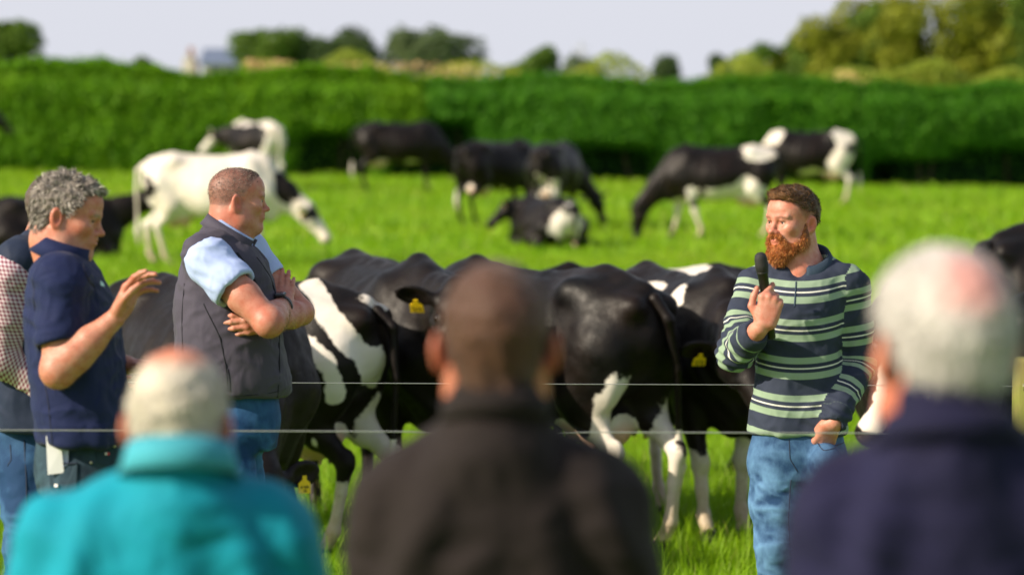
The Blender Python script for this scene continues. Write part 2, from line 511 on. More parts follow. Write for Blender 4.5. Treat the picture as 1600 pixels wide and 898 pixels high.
HL = ([-.14, -.075, -.035, -.015, .012, .030, .045, .062, .10], [-.075, -.07, -.045, .012, .006, .02, .045, .078, .086])
def skin_attrs(v, C, Rm, S, hcol, beard=0, scalp=0, blotch=0, hl=None, brow=.8, bcol=None):
    H = ((v - V(C)) @ Rm) / S
    n = len(v)
    def blob(c, r, sc=.4): return np.clip(-(np.sqrt((((H - V(c)) / V(r)) ** 2).sum(1)) - 1) / sc, 0, 1)
    lips = np.maximum(blob((.096, 0, -.0555), (.012, .024, .006)), blob((.096, 0, -.067), (.012, .021, .006)))
    hr = np.zeros(n)
    for s in (-1, 1):
        c = H - V(.088, s * .031, .0185 )
        e = np.exp(-((c[:, 1] / .022) ** 4) - ((c[:, 2] + .15 * np.abs(c[:, 1])) / .0052) ** 2) * (np.abs(c[:, 0]) < .026)
        lash = np.exp(-(((H[:, 1] - s * .032) / .015) ** 4) - ((H[:, 2] - .0022) / .0034) ** 2) * (H[:, 0] > .06)
        e = np.maximum(e, lash * 1.1)
        hr = np.maximum(hr, e * brow)
    a, b, c = H.T
    inhead = (np.abs(a) < .14) & (np.abs(b) < .12) & (np.abs(c) < .16)
    if scalp:
        thr = np.interp(a, *(hl or HL)) + .004 * vnoise(v * 90, 3)
        ear = (np.abs(b) > .079)
        sc = np.clip((c - thr) / .018, 0, 1) * inhead * (1 - ear)
        hr = np.maximum(hr, sc * scalp)
    if beard:
        bd = np.clip((-.035 - c - .25 * np.clip(.05 - a, 0, 1)) / .02, 0, 1) * np.clip((a - .0) / .02, 0, 1) * np.clip((c + .15) / .03, 0, 1) * inhead
        bd = np.maximum(bd, np.clip((a + .01) / .01, 0, 1) * np.clip((.022 - a) / .01, 0, 1) * np.clip((.01 - c) / .02, 0, 1) * np.clip((c + .1) / .02, 0, 1) * inhead)
        bd *= 1 - lips
        bd *= 1 - np.clip((.026 - np.abs(b)) / .01, 0, 1) * np.clip((c + .052) / .006, 0, 1)
        hr = np.maximum(hr, bd * beard)
    red = np.zeros(n)
    for s in (-1, 1):
        red = np.maximum(red, blob((.065, s * .045, -.03), (.03, .03, .022), .8) * .40)
        red = np.maximum(red, blob((-.01, s * .084, -.01), (.028, .018, .042), .5) * .65)
    red = np.maximum(red, blob((.112, 0, -.032), (.016, .018, .014), .8) * .5)
    red = np.maximum(red, blotch * np.clip(fbm(v * 12, 5) * 2, 0, 1))
    hc = np.tile(V(hcol), (n, 1))
    if bcol is not None: hc[c < -.02] = V(bcol)
    return {'lips': lips * .8, 'red': red, 'hairy': hr, 'hcol': hc}

def hand(F, w, d, n, t, curls, spread=(.10, .03, -.04, -.12), thumb=((.6, .75, .2), (.8, .5, .3), (.9, .3, .3)), S=1.0, open_k=.006):
    """w wrist, d towards the knuckles, n way the palm faces, t thumb side"""
    w = V(w); d = nrm(d); t = V(t); t = nrm(t - (t @ d) * d); n0 = np.cross(d, t); n0 = n0 if n0 @ V(n) > 0 else -n0; n = n0
    base = []
    for i, (ty, ln) in enumerate(zip((.030, .010, -.010, -.028), (.088, .092, .087, .079))):
        b = w + (d * ln + t * ty + n * (-.002 if i in (1, 2) else .002)) * S
        base.append(b)
        F.rc(w + (d * .012 + t * ty * .55) * S, b, .0165 * S, .0118 * S, .012 * S)
    F.ell(w + (d * .035 + t * .020 + n * .010) * S, V(.032, .018, .016) * S, .012 * S, rot=np.stack([d, t, n], 1))
    F.ell(w + (d * .040 - t * .020 + n * .008) * S, V(.034, .014, .014) * S, .012 * S, rot=np.stack([d, t, n], 1))
    tips = []
    for i, L3 in enumerate(((.042, .026, .021), (.046, .029, .022), (.043, .027, .022), (.033, .020, .019))):
        p = base[i]; ang = 0; c = curls[i] if hasattr(curls[0], '__len__') else curls
        rr = (.0105, .0092, .0084, .0072) if i < 3 else (.0090, .0080, .0072, .0062)
        dd = nrm(d + t * spread[i])
        prev = p
        for j in range(3):
            ang += c[j]
            q = prev + (dd * math.cos(ang) + n * math.sin(ang)) * L3[j] * S
            F.rc(prev, q, rr[j] * S, rr[j + 1] * S, (.008 if j == 0 else .003) * S)
            if j < 2: F.ell(q, rr[j + 1] * 1.06 * S, .002 * S)
            prev = q
        tips.append(prev)
    p = w + (d * .022 + t * .024 + n * .006) * S
    for j, (ln, r0, r1) in enumerate(((.045, .0150, .0120), (.033, .0115, .0105), (.026, .0102, .0082))):
        v = thumb[j]; q = p + nrm(d * v[0] + t * v[1] + n * v[2]) * ln * S
        F.rc(p, q, r0 * S, r1 * S, (.010 if j == 0 else .003) * S); p = q
    return tips

def arm(F, sh, el, wr, r=(.052, .047, .043, .029), k=.015):
    sh, el, wr = V(sh), V(el), V(wr)
    F.chain([(sh, r[0]), (sh * .4 + el * .6, r[1]), (el, r[2])], k=k)
    F.chain([(el, r[2] * .98), (el * .70 + wr * .30, r[2] * 1.03), (wr, r[3])], k=k, )
    F.ell(el + nrm(el - (sh + wr) / 2) * .008, r[2] * .86, .012)

FROT = np.array(Matrix.Rotation(.7, 3, 'X') @ Matrix.Rotation(.5, 3, 'Z'))
def folds(v, nn, amp, seed, stretch=(1, 1, 1), sc=6.0, mask=1.0, sharp=True):
    p = (v * V(stretch) * sc) @ FROT
    p = p + .6 * np.stack([pnoise(p * .6 + 3, seed), pnoise(p * .6 + 13, seed), pnoise(p * .6 + 23, seed)], 1)
    n = pnoise(p, seed)
    if sharp: n = .45 - 1.5 * np.sqrt(n * n + .006)
    return v + nn * (amp * n * mask)[:, None]

def project(F, x, z, y0=-.8, y1=.6, step=.004, off=.0):
    """first surface point seen from the -y side at local x, z"""
    if F.bvh is not None:
        r = F.bvh.ray_cast(Vector((x, y0, z)), Vector((0, 1, 0)))
        return None if r[0] is None else V(*r[0]) - V(0, off, 0)
    ys = np.arange(y0, y1, step)
    d = F.ev(np.stack([np.full(len(ys), x), ys, np.full(len(ys), z)], 1))
    i = np.argmax(d < 0)
    if d[i] >= 0: return None
    return V(x, ys[i] - off, z)
def seam(name, F, pts, r, mat, parent, n=24, off=.0, flat=False):
    pts = V(pts) if not isinstance(pts, list) else np.array(pts, float)
    L = np.r_[0, np.cumsum(np.linalg.norm(np.diff(pts, axis=0), axis=1))]
    t = np.linspace(0, L[-1], n)
    P_ = []
    for a, b in zip(np.interp(t, L, pts[:, 0]), np.interp(t, L, pts[:, 1])):
        q = project(F, a, b, off=off)
        if q is not None: P_.append(q)
    if len(P_) < 3: return None
    P_ = np.array(P_)
    for _ in range(2): P_[1:-1] = (P_[:-2] + 2 * P_[1:-1] + P_[2:]) / 4
    v, f = tube(P_, r, 6)
    return mesh_obj(name, v, f, mat, parent)
def patch(name, F, poly, mat, parent, off=.003, thick=.002, div=1, smooth=False):
    """a flat cut-out laid on a garment: polygon in local x,z, pressed onto the surface"""
    P_ = []
    for x, z in poly:
        q = project(F, x, z)
        if q is None: return None
        P_.append(q)
    n = len(P_); v = [q - V(0, off, 0) for q in P_] + [q - V(0, off - thick, 0) for q in P_]
    f = [tuple(range(n)), tuple(range(n, 2 * n))[::-1]] + [(i, (i + 1) % n, n + (i + 1) % n, n + i) for i in range(n)]
    return mesh_obj(name, v, f, mat, parent, smooth=smooth)

def collar2(name, B, back, front, rx, *a, cy=0, **k):
    """collar from the pixel of its lowest point at the nape and at the throat"""
    b, f = B.J(*back, cy), B.J(*front, cy); d = f - b
    ax = nrm(V(-d[2] * np.sign(d[0]), 0, abs(d[0])))
    return collar(name, (b + f) / 2, ax, d, rx, np.linalg.norm(d) / 2, *a, drop=0, **k)
def collar(name, c, axis, fwd, rx, ry, stand, leaf, mat, parent, gap=.5, flare=.022, drop=.03, th=.0035, n=40, point=.02, lean=.0):
    """shirt collar round the neck: a stand and a turned-down leaf, open by gap radians at the front"""
    c = V(c); ax = nrm(axis); f = nrm(V(fwd) - (V(fwd) @ ax) * ax); s = np.cross(ax, f)
    prof = []
    v = []; fc = []
    ph = np.linspace(gap, 2 * math.pi - gap, n)
    m = None
    for p_ in ph:
        front = .5 + .5 * math.cos(p_)
        dr = f * math.cos(p_) + s * math.sin(p_)
        rad = 1 / math.sqrt((math.cos(p_) / ry) ** 2 + (math.sin(p_) / rx) ** 2)
        b = c + dr * rad - ax * drop * front ** 1.5 + f * lean * front
        lf = leaf + point * math.exp(-((min(p_, 2 * math.pi - p_) - gap) / .35) ** 2)
        pr = [b, b + ax * stand * .6 - dr * .003, b + ax * stand - dr * .002, b + ax * (stand + .003) + dr * .005, b + ax * (stand - lf * .4) + dr * (flare * .55), b + ax * (stand - lf) + dr * flare]
        pi_ = [q - dr * th * (1 if i < 3 else 0) + (dr * th * .8 if i >= 3 else 0) for i, q in enumerate(pr)]
        # outer skin loops back
        ring = pr[:3] + pr[3:] + [q - dr * th for q in pr[:3:-1]] + [pr[2] - dr * th * 1.5 - ax * .002, pr[1] - dr * th, pr[0] - dr * th]
        m = len(ring); v.extend(ring)
    for i in range(n - 1):
        for j in range(m):
            k = (j + 1) % m
            fc.append((i * m + j, (i + 1) * m + j, (i + 1) * m + k, i * m + k))
    fc.append(tuple(range(m))); fc.append(tuple((n - 1) * m + j for j in range(m))[::-1])
    return mesh_obj(name, v, fc, mat, parent)

def strands(name, v, f, parent, mat, count, length, width, cols, flow=None, nmix=.6, seed=1, wfun=None, curl=.3):
    """short hairs rooted on a surface; cols: list of rgb picked per hair"""
    rng = np.random.default_rng(seed)
    nn = vnormals(v, f)
    a = v[f[:, 0]]; ar = np.linalg.norm(np.cross(v[f[:, 2]] - a, v[f[:, 1]] - v[f[:, 3]]), axis=1) if f.shape[1] == 4 else np.ones(len(f))
    fi = rng.choice(len(f), count, p=ar / ar.sum())
    w = rng.dirichlet(np.ones(f.shape[1]), count)
    p = (v[f[fi]] * w[:, :, None]).sum(1); n = (nn[f[fi]] * w[:, :, None]).sum(1)
    if wfun is not None:
        keep = rng.random(count) < wfun(p); p, n, fi = p[keep], n[keep], fi[keep]; count = len(p)
    if count == 0: return None
    fl = flow(p) if flow is not None else np.tile(V(0, 0, -1.), (count, 1))
    cl = np.stack([vnoise(p * 60, 11), vnoise(p * 60, 12), vnoise(p * 60, 13)], 1) * curl
    d = n * nmix + fl * (1 - nmix) + cl + rng.normal(0, .12, (count, 3))
    d /= np.linalg.norm(d, axis=1)[:, None]
    ln = length * rng.uniform(.6, 1.2, count)[:, None]
    sd = np.cross(d, n + rng.normal(0, .5, (count, 3))); sd /= np.linalg.norm(sd, axis=1)[:, None] + 1e-9
    wd = width * rng.uniform(.7, 1.3, count)[:, None]
    d2 = d + fl * .35; d2 /= np.linalg.norm(d2, axis=1)[:, None]
    p = p - n * .001
    q = p + d * ln * .55; r = q + d2 * ln * .45
    V_ = np.stack([p - sd * wd, p + sd * wd, q + sd * wd * .8, q - sd * wd * .8, r], 1).reshape(-1, 3)
    b = np.arange(count)[:, None] * 5
    faces = np.concatenate([b + np.array([[0, 1, 2]]), b + np.array([[0, 2, 3]]), b + np.array([[3, 2, 4]])])
    cols = np.array(cols, float); ci = rng.integers(0, len(cols), count)
    cc = np.repeat(cols[ci] * rng.uniform(.75, 1.25, count)[:, None], 5, 0)
    return mesh_obj(name, V_, faces, mat, parent, {'hcol': cc})

def hair_cap(C, Rm, S, thick, hl=None, h=.004, extra=None, noise=.004, crown=1.0, lat=.8, bk=1.0):
    F = Field(); C = V(C); f, sd, u = Rm.T
    L = lambda a, b, c: C + (f * a + sd * b + u * c) * S
    F.ell(L(-.012, 0, .032), (V(.097, .077, .086) + thick * V(bk, lat, crown)) * S, .01, rot=Rm)
    F.ell(L(.040, 0, .045), (V(.058, .062, .052) + thick * V(1, lat * .9, crown)) * S, .035 * S, rot=Rm)
    F.rc(L(-.032, 0, -.02), L(-.034, 0, -.075), (.060 + thick * bk * .8) * S, (.056 + thick * bk * .6) * S, .02)
    if extra:
        for c, r in extra: F.ell(L(*c), V(r) * S, .015 * S, rot=Rm)
    hh = hl or HL
    def cut(p):
        q = ((p - C) @ Rm) / S
        return (np.interp(q[:, 0], *hh) - q[:, 2] + .003 * np.sin(p[:, 0] * 300) * np.sin(p[:, 1] * 320)) * .6 * S
    F.add(cut, C, 1e9, 'i', .008)
    v, q = F.mesh(h, lo=C - .16 * S, hi=C + .17 * S)
    nn = vnormals(v, q)
    v = v + nn * (noise * fbm(v * 55, 4, 2))[:, None]
    return v, q

def lathe_obj(name, prof, mat, parent, a, b, n=20):
    """prof [(t 0..1 along a-b, r)]"""
    a = V(a); b = V(b)
    pts = [a + (b - a) * t for t, r in prof]
    d = nrm(b - a); up = V(0, 0, 1) if abs(d[2]) < .9 else V(0, 1, 0); x = nrm(np.cross(d, up)); y = np.cross(d, x)
    v = []; f = []
    for (t, r), p in zip(prof, pts):
        for j in range(n):
            w = 2 * math.pi * j / n; v.append(p + r * (math.cos(w) * x + math.sin(w) * y))
    for i in range(len(prof) - 1):
        for j in range(n):
            k = (j + 1) % n; f.append((i * n + j, i * n + k, (i + 1) * n + k, (i + 1) * n + j))
    f.append(tuple(range(n))[::-1]); f.append(tuple((len(prof) - 1) * n + j for j in range(n)))
    return mesh_obj(name, v, f, mat, parent)

def arm_hair(v, q, pts, parent, colr, n=2600, seed=3):
    def wf(p):
        return (arm_param(p, pts)[1] < .075) * (arm_param(p, pts)[0] > .06) * 1.0
    d = nrm(V(pts[-1]) - V(pts[0]))
    m = wf(v[q[:, 0]]) > 0
    if m.sum() < 10: return
    strands('arm_hair', v, q[m], parent, M_HAIR, n, .010, .00028, colr, lambda p: np.tile(d * .8 + V(0, 0, -.5), (len(p), 1)), .35, seed)
def legs(parent, hip, hipw, hipd, feet, knees, mat, top, gz=0.0, extra=None, h=.007, r=(.095, .066, .05), seed=0, ux=(1, 0, 0), crease=1.0, fwd=(0, -1, 0)):
    """trousers from waist height top down to the shoes; hip centre, half width and depth; returns the field"""
    F = Field(); hip = V(hip); ux = nrm(ux)
    z1 = top; z0 = hip[2] - .10
    F.loft([z0, hip[2], (hip[2] + z1) / 2, z1], [hip, hip, hip, hip], [hipw * .92, hipw, hipw * .97, hipw * .92], [hipd * .92, hipd, hipd * .96, hipd * .88], axis=2, ux=ux, ex=2.3, cap=.02)
    for i, (kn, ft) in enumerate(zip(knees, feet)):
        s = -1 if i == 0 else 1
        hp = hip + ux * s * hipw * .47 + V(0, 0, -.04)
        F.chain([(hp, r[0] * 1.02), (hp * .5 + V(kn) * .5, r[0] * .9), (kn, r[1] * 1.05)], k=.035)
        a = V(ft) + V(0, 0, .09)
        F.chain([(V(kn), r[1] * 1.05), (V(kn) * .4 + a * .6, r[1] * .98), (a, r[2] * 1.15), (a + V(0, 0, -.03), r[2] * 1.2)], k=.03)
    if extra: extra(F)
    v, q = F.mesh(h)
    nn = vnormals(v, q)
    low = np.clip((hip[2] - v[:, 2]) / .3, 0, 1)
    v0 = v
    kz = np.mean([V(k)[2] for k in knees]); mk = .35 + np.exp(-((v[:, 2] - kz) / .14) ** 2) + np.exp(-((v[:, 2] - hip[2] + .12) / .08) ** 2) + np.exp(-((v[:, 2] - gz - .15) / .12) ** 2)
    v = folds(v, nn, .0065 * crease, seed, (.8, .8, 1.7), 6.0, mk)
    v = folds(v, nn, .0030 * crease, seed + 3, (1, 1, 1.5), 15, mk)
    v = folds(v, nn, .0012 * crease, seed + 4, (1, 1, 1.2), 32, mk)
    F.bvh = BVHTree.FromPolygons(v.tolist(), q.tolist())
    cr = np.clip(((v - v0) * nn).sum(1) / .009 + .3, 0, 1)
    mesh_obj('trousers', v, q, mat, parent, {'crease': cr})
    fw = nrm(fwd)
    for ft in feet:
        G = Field(); a = V(ft)
        G.rc(a + V(0, 0, .09), a + V(0, 0, .045), .045, .045, .02)
        G.rc(a - fw * .04 + V(0, 0, .045), a + fw * .13 + V(0, 0, .035), .045, .040, .03)
        G.ell(a + fw * .15 + V(0, 0, .03), (.05, .05, .034), .02)
        G.plane(a + V(0, 0, .022), (0, 0, -1), .004)
        v, q = G.mesh(.008); so = mesh_obj('shoe', v, q, M_SHOE, parent)
        G = Field(); G.rc(a - fw * .045 + V(0, 0, .02), a + fw * .155 + V(0, 0, .02), .046, .05, .01)
        G.plane(a + V(0, 0, .024), (0, 0, 1), .002); G.plane(a + V(0, 0, .0), (0, 0, -1), .002)
        v, q = G.mesh(.008); mesh_obj('sole', v, q, M_SOLE, so)
    return F

def arm_param(v, pts):
    """smooth distance along a polyline, and distance from it"""
    W_ = 0; P_ = 0; best = np.full(len(v), 9.); L0 = 0
    for a, b in zip(pts[:-1], pts[1:]):
        a, b = V(a), V(b); ab = b - a; L = np.linalg.norm(ab)
        t = (v - a) @ ab / (L * L); tc = np.clip(t, 0, 1)
        d = np.linalg.norm(v - a - tc[:, None] * ab, axis=1)
        best = np.minimum(best, d); w = 1 / (d ** 6 + 1e-12)
        W_ = W_ + w; P_ = P_ + w * (L0 + np.clip(t, -.5, 1.5) * L); L0 += L
    return P_ / W_, best
class Body:
    """joints given as pixels of the photo plus a depth offset in metres, turned into local coordinates"""
    def __init__(s, label, px, scale, gz=0.0, group=None):
        s.s = scale; p = at(px, 449, scale); s.o = V(p[0], p[1], gz)
        s.root = thing('person', label, 'person', s.o, 0, group); s.gz = gz
    def J(s, px, py, dy=0.0):
        return at(px, py, FPX / (FPX / s.s + dy)) - s.o
    def torso(s, F, rows, depth, cy=0.0, cap=.03, k=.03, grow=0.0, ex=2.3, lean=None):
        """rows: (py, left px, right px[, depth factor[, cy]]) from top to bottom"""
        rows = sorted(rows, key=lambda r: -r[0])
        ts = []; C = []; RX = []; RY = []
        for r in rows:
            cyy = r[4] if len(r) > 4 else cy
            a = s.J(r[1], r[0], cyy); b = s.J(r[2], r[0], cyy)
            ts.append(a[2]); C.append(((a + b) / 2) * V(1, 0, 1) + V(0, cyy, 0)); RX.append((b[0] - a[0]) / 2 + grow); RY.append(depth * (r[3] if len(r) > 3 else 1) + grow)
        F.loft(ts, C, RX, RY, 2, (1, 0, 0), ex, cap, k)
# ------------------------------------------------------------------ the field
def ground_z(x, y):
    """terrain height"""
    x = np.asarray(x, float); y = np.asarray(y, float)
    def ss(a, b, t): t = np.clip((t - a) / (b - a), 0, 1); return t * t * (3 - 2 * t)
    z = -.12 * ss(14.2, 16.2, y)
    z = z + (.0 - .020 * np.clip(x, -22, 14)) * ss(50, 86, y)
    z = z + ss(92, 400, y) * 1.2
    return z + .02 * np.sin(x * 1.3 + y * .7) * ss(18, 30, y)
def grass_color(g, o, sun=1.0):
    n = g.noise(o, .9, 4, .6); n2 = g.noise(o, 7, 3, .6); n3 = g.noise(o, .16, 3, .5)
    c = g.mix(g.mapr(n, .38, .62), (.10, .25, .002), (.25, .44, .003))
    c = g.mix(g.mapr(n2, .35, .75, 0, .5), c, (.05, .16, .003))
    return g.mix(g.mapr(n3, .4, .7, 0, .5), c, (.26, .36, .006))
mg = newmat('pasture', (.1, .2, .01), .9, .1); g = NT(mg); o_ = g.obj()
g.base(grass_color(g, o_)); g.bump(g.noise(o_, 22, 4, .7), .8, .06)
xs = np.concatenate([-np.geomspace(600, 25, 14), np.linspace(-20, 20, 81), np.geomspace(25, 600, 14)])
ys = np.concatenate([np.linspace(-60, 0, 7), np.linspace(2, 100, 197), np.geomspace(104, 1500, 22)])
XX, YY = np.meshgrid(xs, ys, indexing='ij')
ZZ = ground_z(XX, YY)
v = np.stack([XX, YY, ZZ], -1).reshape(-1, 3)
i, j = np.meshgrid(np.arange(len(xs) - 1), np.arange(len(ys) - 1), indexing='ij')
a = (i * len(ys) + j).ravel()
q = np.stack([a, a + len(ys), a + len(ys) + 1, a + 1], 1)
go = mesh_obj('ground', v, q, mg); go['kind'] = 'structure'

# grass blades
mb = newmat('grass_blade', (.1, .25, .01), .55, .3); g = NT(mb)
t_ = g.attr('tipc'); rnd = g.attr('rnd')
geo = g.n('NewGeometry')
wn_ = g.noise(geo.outputs['Position'], .9, 4, .6); wn3 = g.noise(geo.outputs['Position'], .16, 3, .5)
c = g.mix(g.mapr(wn_, .3, .72), (.11, .29, .002), (.24, .44, .003))
c = g.mix(g.mapr(wn3, .4, .7, 0, .5), c, (.26, .40, .006))
c = g.mix(g.math('MULTIPLY', rnd, .45), c, (.28, .44, .008))
c = g.mix(g.mapr(rnd, .93, .96, 0, .7), c, (.34, .30, .10))
g.base(c)
tr = g.n('BsdfTranslucent'); g.put(tr.inputs[0], c)
ms = g.n('MixShader'); ms.inputs[0].default_value = .38
outn = [x for x in g.t.nodes if x.type == 'OUTPUT_MATERIAL'][0]
g.t.links.new(g.b.outputs[0], ms.inputs[1]); g.t.links.new(tr.outputs[0], ms.inputs[2]); g.t.links.new(ms.outputs[0], outn.inputs[0])
def blades(name, n, y0, y1, halfw, h0, h1, w, seed, clump=0.0, dens=None):
    rng = np.random.default_rng(seed)
    yy = y0 + (y1 - y0) * rng.random(n) ** .85
    xx = (rng.random(n) * 2 - 1) * halfw(yy)
    p = np.stack([xx, yy, 0 * yy], 1)
    if clump:
        cl = pnoise(p * V(1.7, 1.7, 0) + .5, 7) + .6 * pnoise(p * V(5, 5, 0), 8)
        keep = rng.random(n) < np.clip(.55 + clump * cl, .12, 1)
        p = p[keep]
    n = len(p); xx, yy = p[:, 0], p[:, 1]
    hs = (h0 + (h1 - h0) * rng.random(n) ** 1.6) * (1 + .35 * pnoise(p * V(1.3, 1.3, 0) + 9, 3))
    base = np.stack([xx, yy, ground_z(xx, yy) - .01], 1)
    ang = rng.random(n) * 2 * math.pi; lean = rng.uniform(.1, .75, n)
    d = np.stack([np.cos(ang) * lean, np.sin(ang) * lean, np.ones(n)], 1)
    sd_ = np.stack([np.cos(ang + 1.57 + rng.normal(0, .5, n)), np.sin(ang + 1.57 + rng.normal(0, .5, n)), np.zeros(n)], 1)
    ww = (w * rng.uniform(.6, 1.3, n))[:, None]
    H = hs[:, None]
    m = base + d * H * V(.4, .4, .55); tp = base + d * H * V(1, 1, .92)
    Vv = np.stack([base - sd_ * ww, base + sd_ * ww, m + sd_ * ww * .8, m - sd_ * ww * .8, tp], 1).reshape(-1, 3)
    b = np.arange(n)[:, None] * 5
    f = np.concatenate([b + np.array([[0, 1, 2]]), b + np.array([[0, 2, 3]]), b + np.array([[3, 2, 4]])])
    tc = np.tile(V(0, 0, .5, .5, 1), n)
    o = mesh_obj(name, Vv, f, mb, None, {'tipc': tc, 'rnd': np.repeat(rng.random(n), 5)}, smooth=False)
    tag(o, 'bright green grass growing over the pasture', 'grass'); o['kind'] = 'stuff'
    return o
QF = globals().get('GRASS', 1.0)
blades('grass', int(330000 * QF), 13.2, 26, lambda y: y * .15 + .6, .05, .17, .0024, 1, .5)
blades('tall_grass', int(9000 * QF), 13.8, 22, lambda y: y * .15 + .6, .16, .34, .0026, 2, 1.0)
blades('far_grass', int(150000 * QF), 26, 50, lambda y: y * .15 + 1, .07, .18, .006, 3, .6)
blades('distant_grass', int(90000 * QF), 50, 92, lambda y: y * .16 + 2, .08, .20, .014, 4, .7)

# ------------------------------------------------------------------ leaves, hedges, trees
def leaf_material(name, a, b, c3, tr_=.3):
    m = newmat(name, a, .6, .25); g = NT(m); rnd = g.attr('rnd'); cl = g.attr('clump')
    c = g.mix(rnd, a, b); c = g.mix(g.mapr(cl, .1, .7), c, c3)
    g.base(c)
    t = g.n('BsdfTranslucent'); g.put(t.inputs[0], c); s = g.n('MixShader'); s.inputs[0].default_value = tr_
    on = [x for x in g.t.nodes if x.type == 'OUTPUT_MATERIAL'][0]
    g.t.links.new(g.b.outputs[0], s.inputs[1]); g.t.links.new(t.outputs[0], s.inputs[2]); g.t.links.new(s.outputs[0], on.inputs[0])
    return m
def leaves(name, P_, N_, size, mat, parent, seed, tilt=.6):
    rng = np.random.default_rng(seed); n = len(P_)
    d = N_ + rng.normal(0, tilt, (n, 3)); d /= np.linalg.norm(d, axis=1)[:, None] + 1e-9
    a = np.cross(d, rng.normal(0, 1, (n, 3))); a /= np.linalg.norm(a, axis=1)[:, None] + 1e-9
    b = np.cross(d, a); s = (size * rng.uniform(.6, 1.4, n))[:, None]
    Vv = np.stack([P_ - a * s, P_ - b * s * .55, P_ + a * s, P_ + b * s * .55], 1).reshape(-1, 3)
    f = np.arange(n)[:, None] * 4 + np.array([[0, 1, 2, 3]])
    cl = pnoise(P_ * .9, seed) + .4 * pnoise(P_ * 2.7, seed + 1)
    return mesh_obj(name, Vv, f, mat, parent, {'rnd': np.repeat(rng.random(n), 4), 'clump': np.repeat(cl, 4)}, smooth=False)

def hedge(label, path, hfun, wid, mat, core, seed, n, gaps=()):
    """clipped hedge along a path of (x, y); hfun(s) top height above ground; gaps: (x, half width, height) hollows at the foot"""
    path = np.array(path, float)
    root = thing('hedge', label, 'hedge', (path[0][0], path[0][1], float(ground_z(*path[0]))), 0, 'hedges along the far side of the field')
    o = V(root.location)
    Ls = np.r_[0, np.cumsum(np.linalg.norm(np.diff(path, axis=0), axis=1))]
    rng = np.random.default_rng(seed)
    def surf(u, t):
        """u along (m), t 0..1 round the section front-bottom -> front-top -> back-top -> back-bottom"""
        x = np.interp(u, Ls, path[:, 0]); y = np.interp(u, Ls, path[:, 1]); gz = ground_z(x, y)
        H = hfun(x)
        endr = .82 + .18 * np.clip(np.minimum(u, Ls[-1] - u) / .6, .05, 1) ** .5
        H = H * (.55 + .45 * endr); W = wid * endr
        tt = np.clip(t, 0, 1) * (2 * H + 2 * W)
        yo = np.where(tt < H, -W, np.where(tt < H + 2 * W, -W + (tt - H), W)); zo = np.where(tt < H, tt, np.where(tt < H + 2 * W, H, 2 * H + 2 * W - tt))
        r = np.clip(1 - np.maximum(H - zo, 0) / .5, 0, 1) ** 1.5 * np.clip(1 - np.maximum(W - np.abs(yo), 0) / .5, 0, 1) ** 1.5
        zo = zo - .22 * r; yo = yo - np.sign(yo) * .22 * r
        # belly at mid height, hollow at the foot
        ft = np.clip(1 - zo / .7, 0, 1)
        und = .15 * ft * ft
        for gx, gw, gh in gaps:
            k = np.exp(-((x - gx) / gw) ** 4) * np.clip((gh - zo) / .35, 0, 1)
            und = und + 1.25 * k
        yo = np.where(yo < 0, yo + und * wid, yo)
        p = np.stack([x, y + yo, gz + zo], 1)
        bl = np.clip((tt - H) / .3 + .5, 0, 1); nrm_ = np.stack([0 * x, np.where(tt < H + W, -1 + bl, np.clip((tt - H - 2 * W) / .3 + .5, 0, 1)), .15 + .85 * bl], 1)
        nz = .20 * pnoise(p * V(.45, .45, .6), seed) + .10 * pnoise(p * V(1.4, 1.4, 1.4), seed + 1) + .05 * pnoise(p * 3.7, seed + 2)
        surf.k = und * (tt < H)
        return p + nrm_ * nz[:, None], nrm_
    nu = int(Ls[-1] / .16); nt = 44
    U, T_ = np.meshgrid(np.linspace(0, Ls[-1], nu), np.linspace(0, 1, nt), indexing='ij')
    p, nn = surf(U.ravel(), T_.ravel())
    a = (np.arange(nu - 1)[:, None] * nt + np.arange(nt - 1)[None]).ravel()
    f = np.stack([a, a + nt, a + nt + 1, a + 1], 1)
    f = np.concatenate([f, np.array([[j, j + 1, (nt - 2 - j), (nt - 2 - j) + 1][:4] for j in range(0)], int).reshape(-1, 4)])
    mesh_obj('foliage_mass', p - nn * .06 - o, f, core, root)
    u = rng.random(n) * Ls[-1]; t = rng.random(n) ** .9 * .72
    p, nn = surf(u, t)
    kk = rng.random(n) > np.clip((surf.k - .25) * 1.6, 0, .93); p, nn = p[kk], nn[kk]; n = len(p)  # leaves thinned in the hollows to bare the shade-coloured core
    p = p + nn * rng.normal(0, .05, n)[:, None] + rng.normal(0, .03, (n, 3))
    leaves('leaves', p - o, nn, .045, mat, root, seed + 5)
    # stems at the foot
    for k in range(int(Ls[-1] / 1.6)):
        uu = (k + rng.random()) * 1.6
        x = np.interp(uu, Ls, path[:, 0]); y = np.interp(uu, Ls, path[:, 1]); gz = float(ground_z(x, y))
        tv, tf = tube([V(x, y + rng.uniform(-.3, .3), gz - .05), V(x + rng.uniform(-.2, .2), y, gz + .8), V(x + rng.uniform(-.3, .3), y, gz + 1.5)], [.045, .03, .015], 6)
        if k < 40: mesh_obj('stem', np.array(tv) - o, tf, M_BARK, root)
    return root
M_BARK = newmat('bark', (.09, .07, .05), .9, .2); g = NT(M_BARK); g.bump(g.noise(g.mapping(g.obj(), (6, 6, 1)), 9, 4), .6, .03)
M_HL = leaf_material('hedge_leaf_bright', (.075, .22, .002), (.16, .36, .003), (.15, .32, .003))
M_HLc = newmat('hedge_inner_shade', (.012, .036, .006), .95, .1)  # very dark green: shade inside the hedge and its hollows, put into the colour
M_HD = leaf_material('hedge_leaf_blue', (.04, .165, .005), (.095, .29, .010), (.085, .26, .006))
M_HDc = newmat('hedge_inner_shade_blue', (.009, .030, .008), .95, .1)  # the same painted inner shade for the bluer hedges
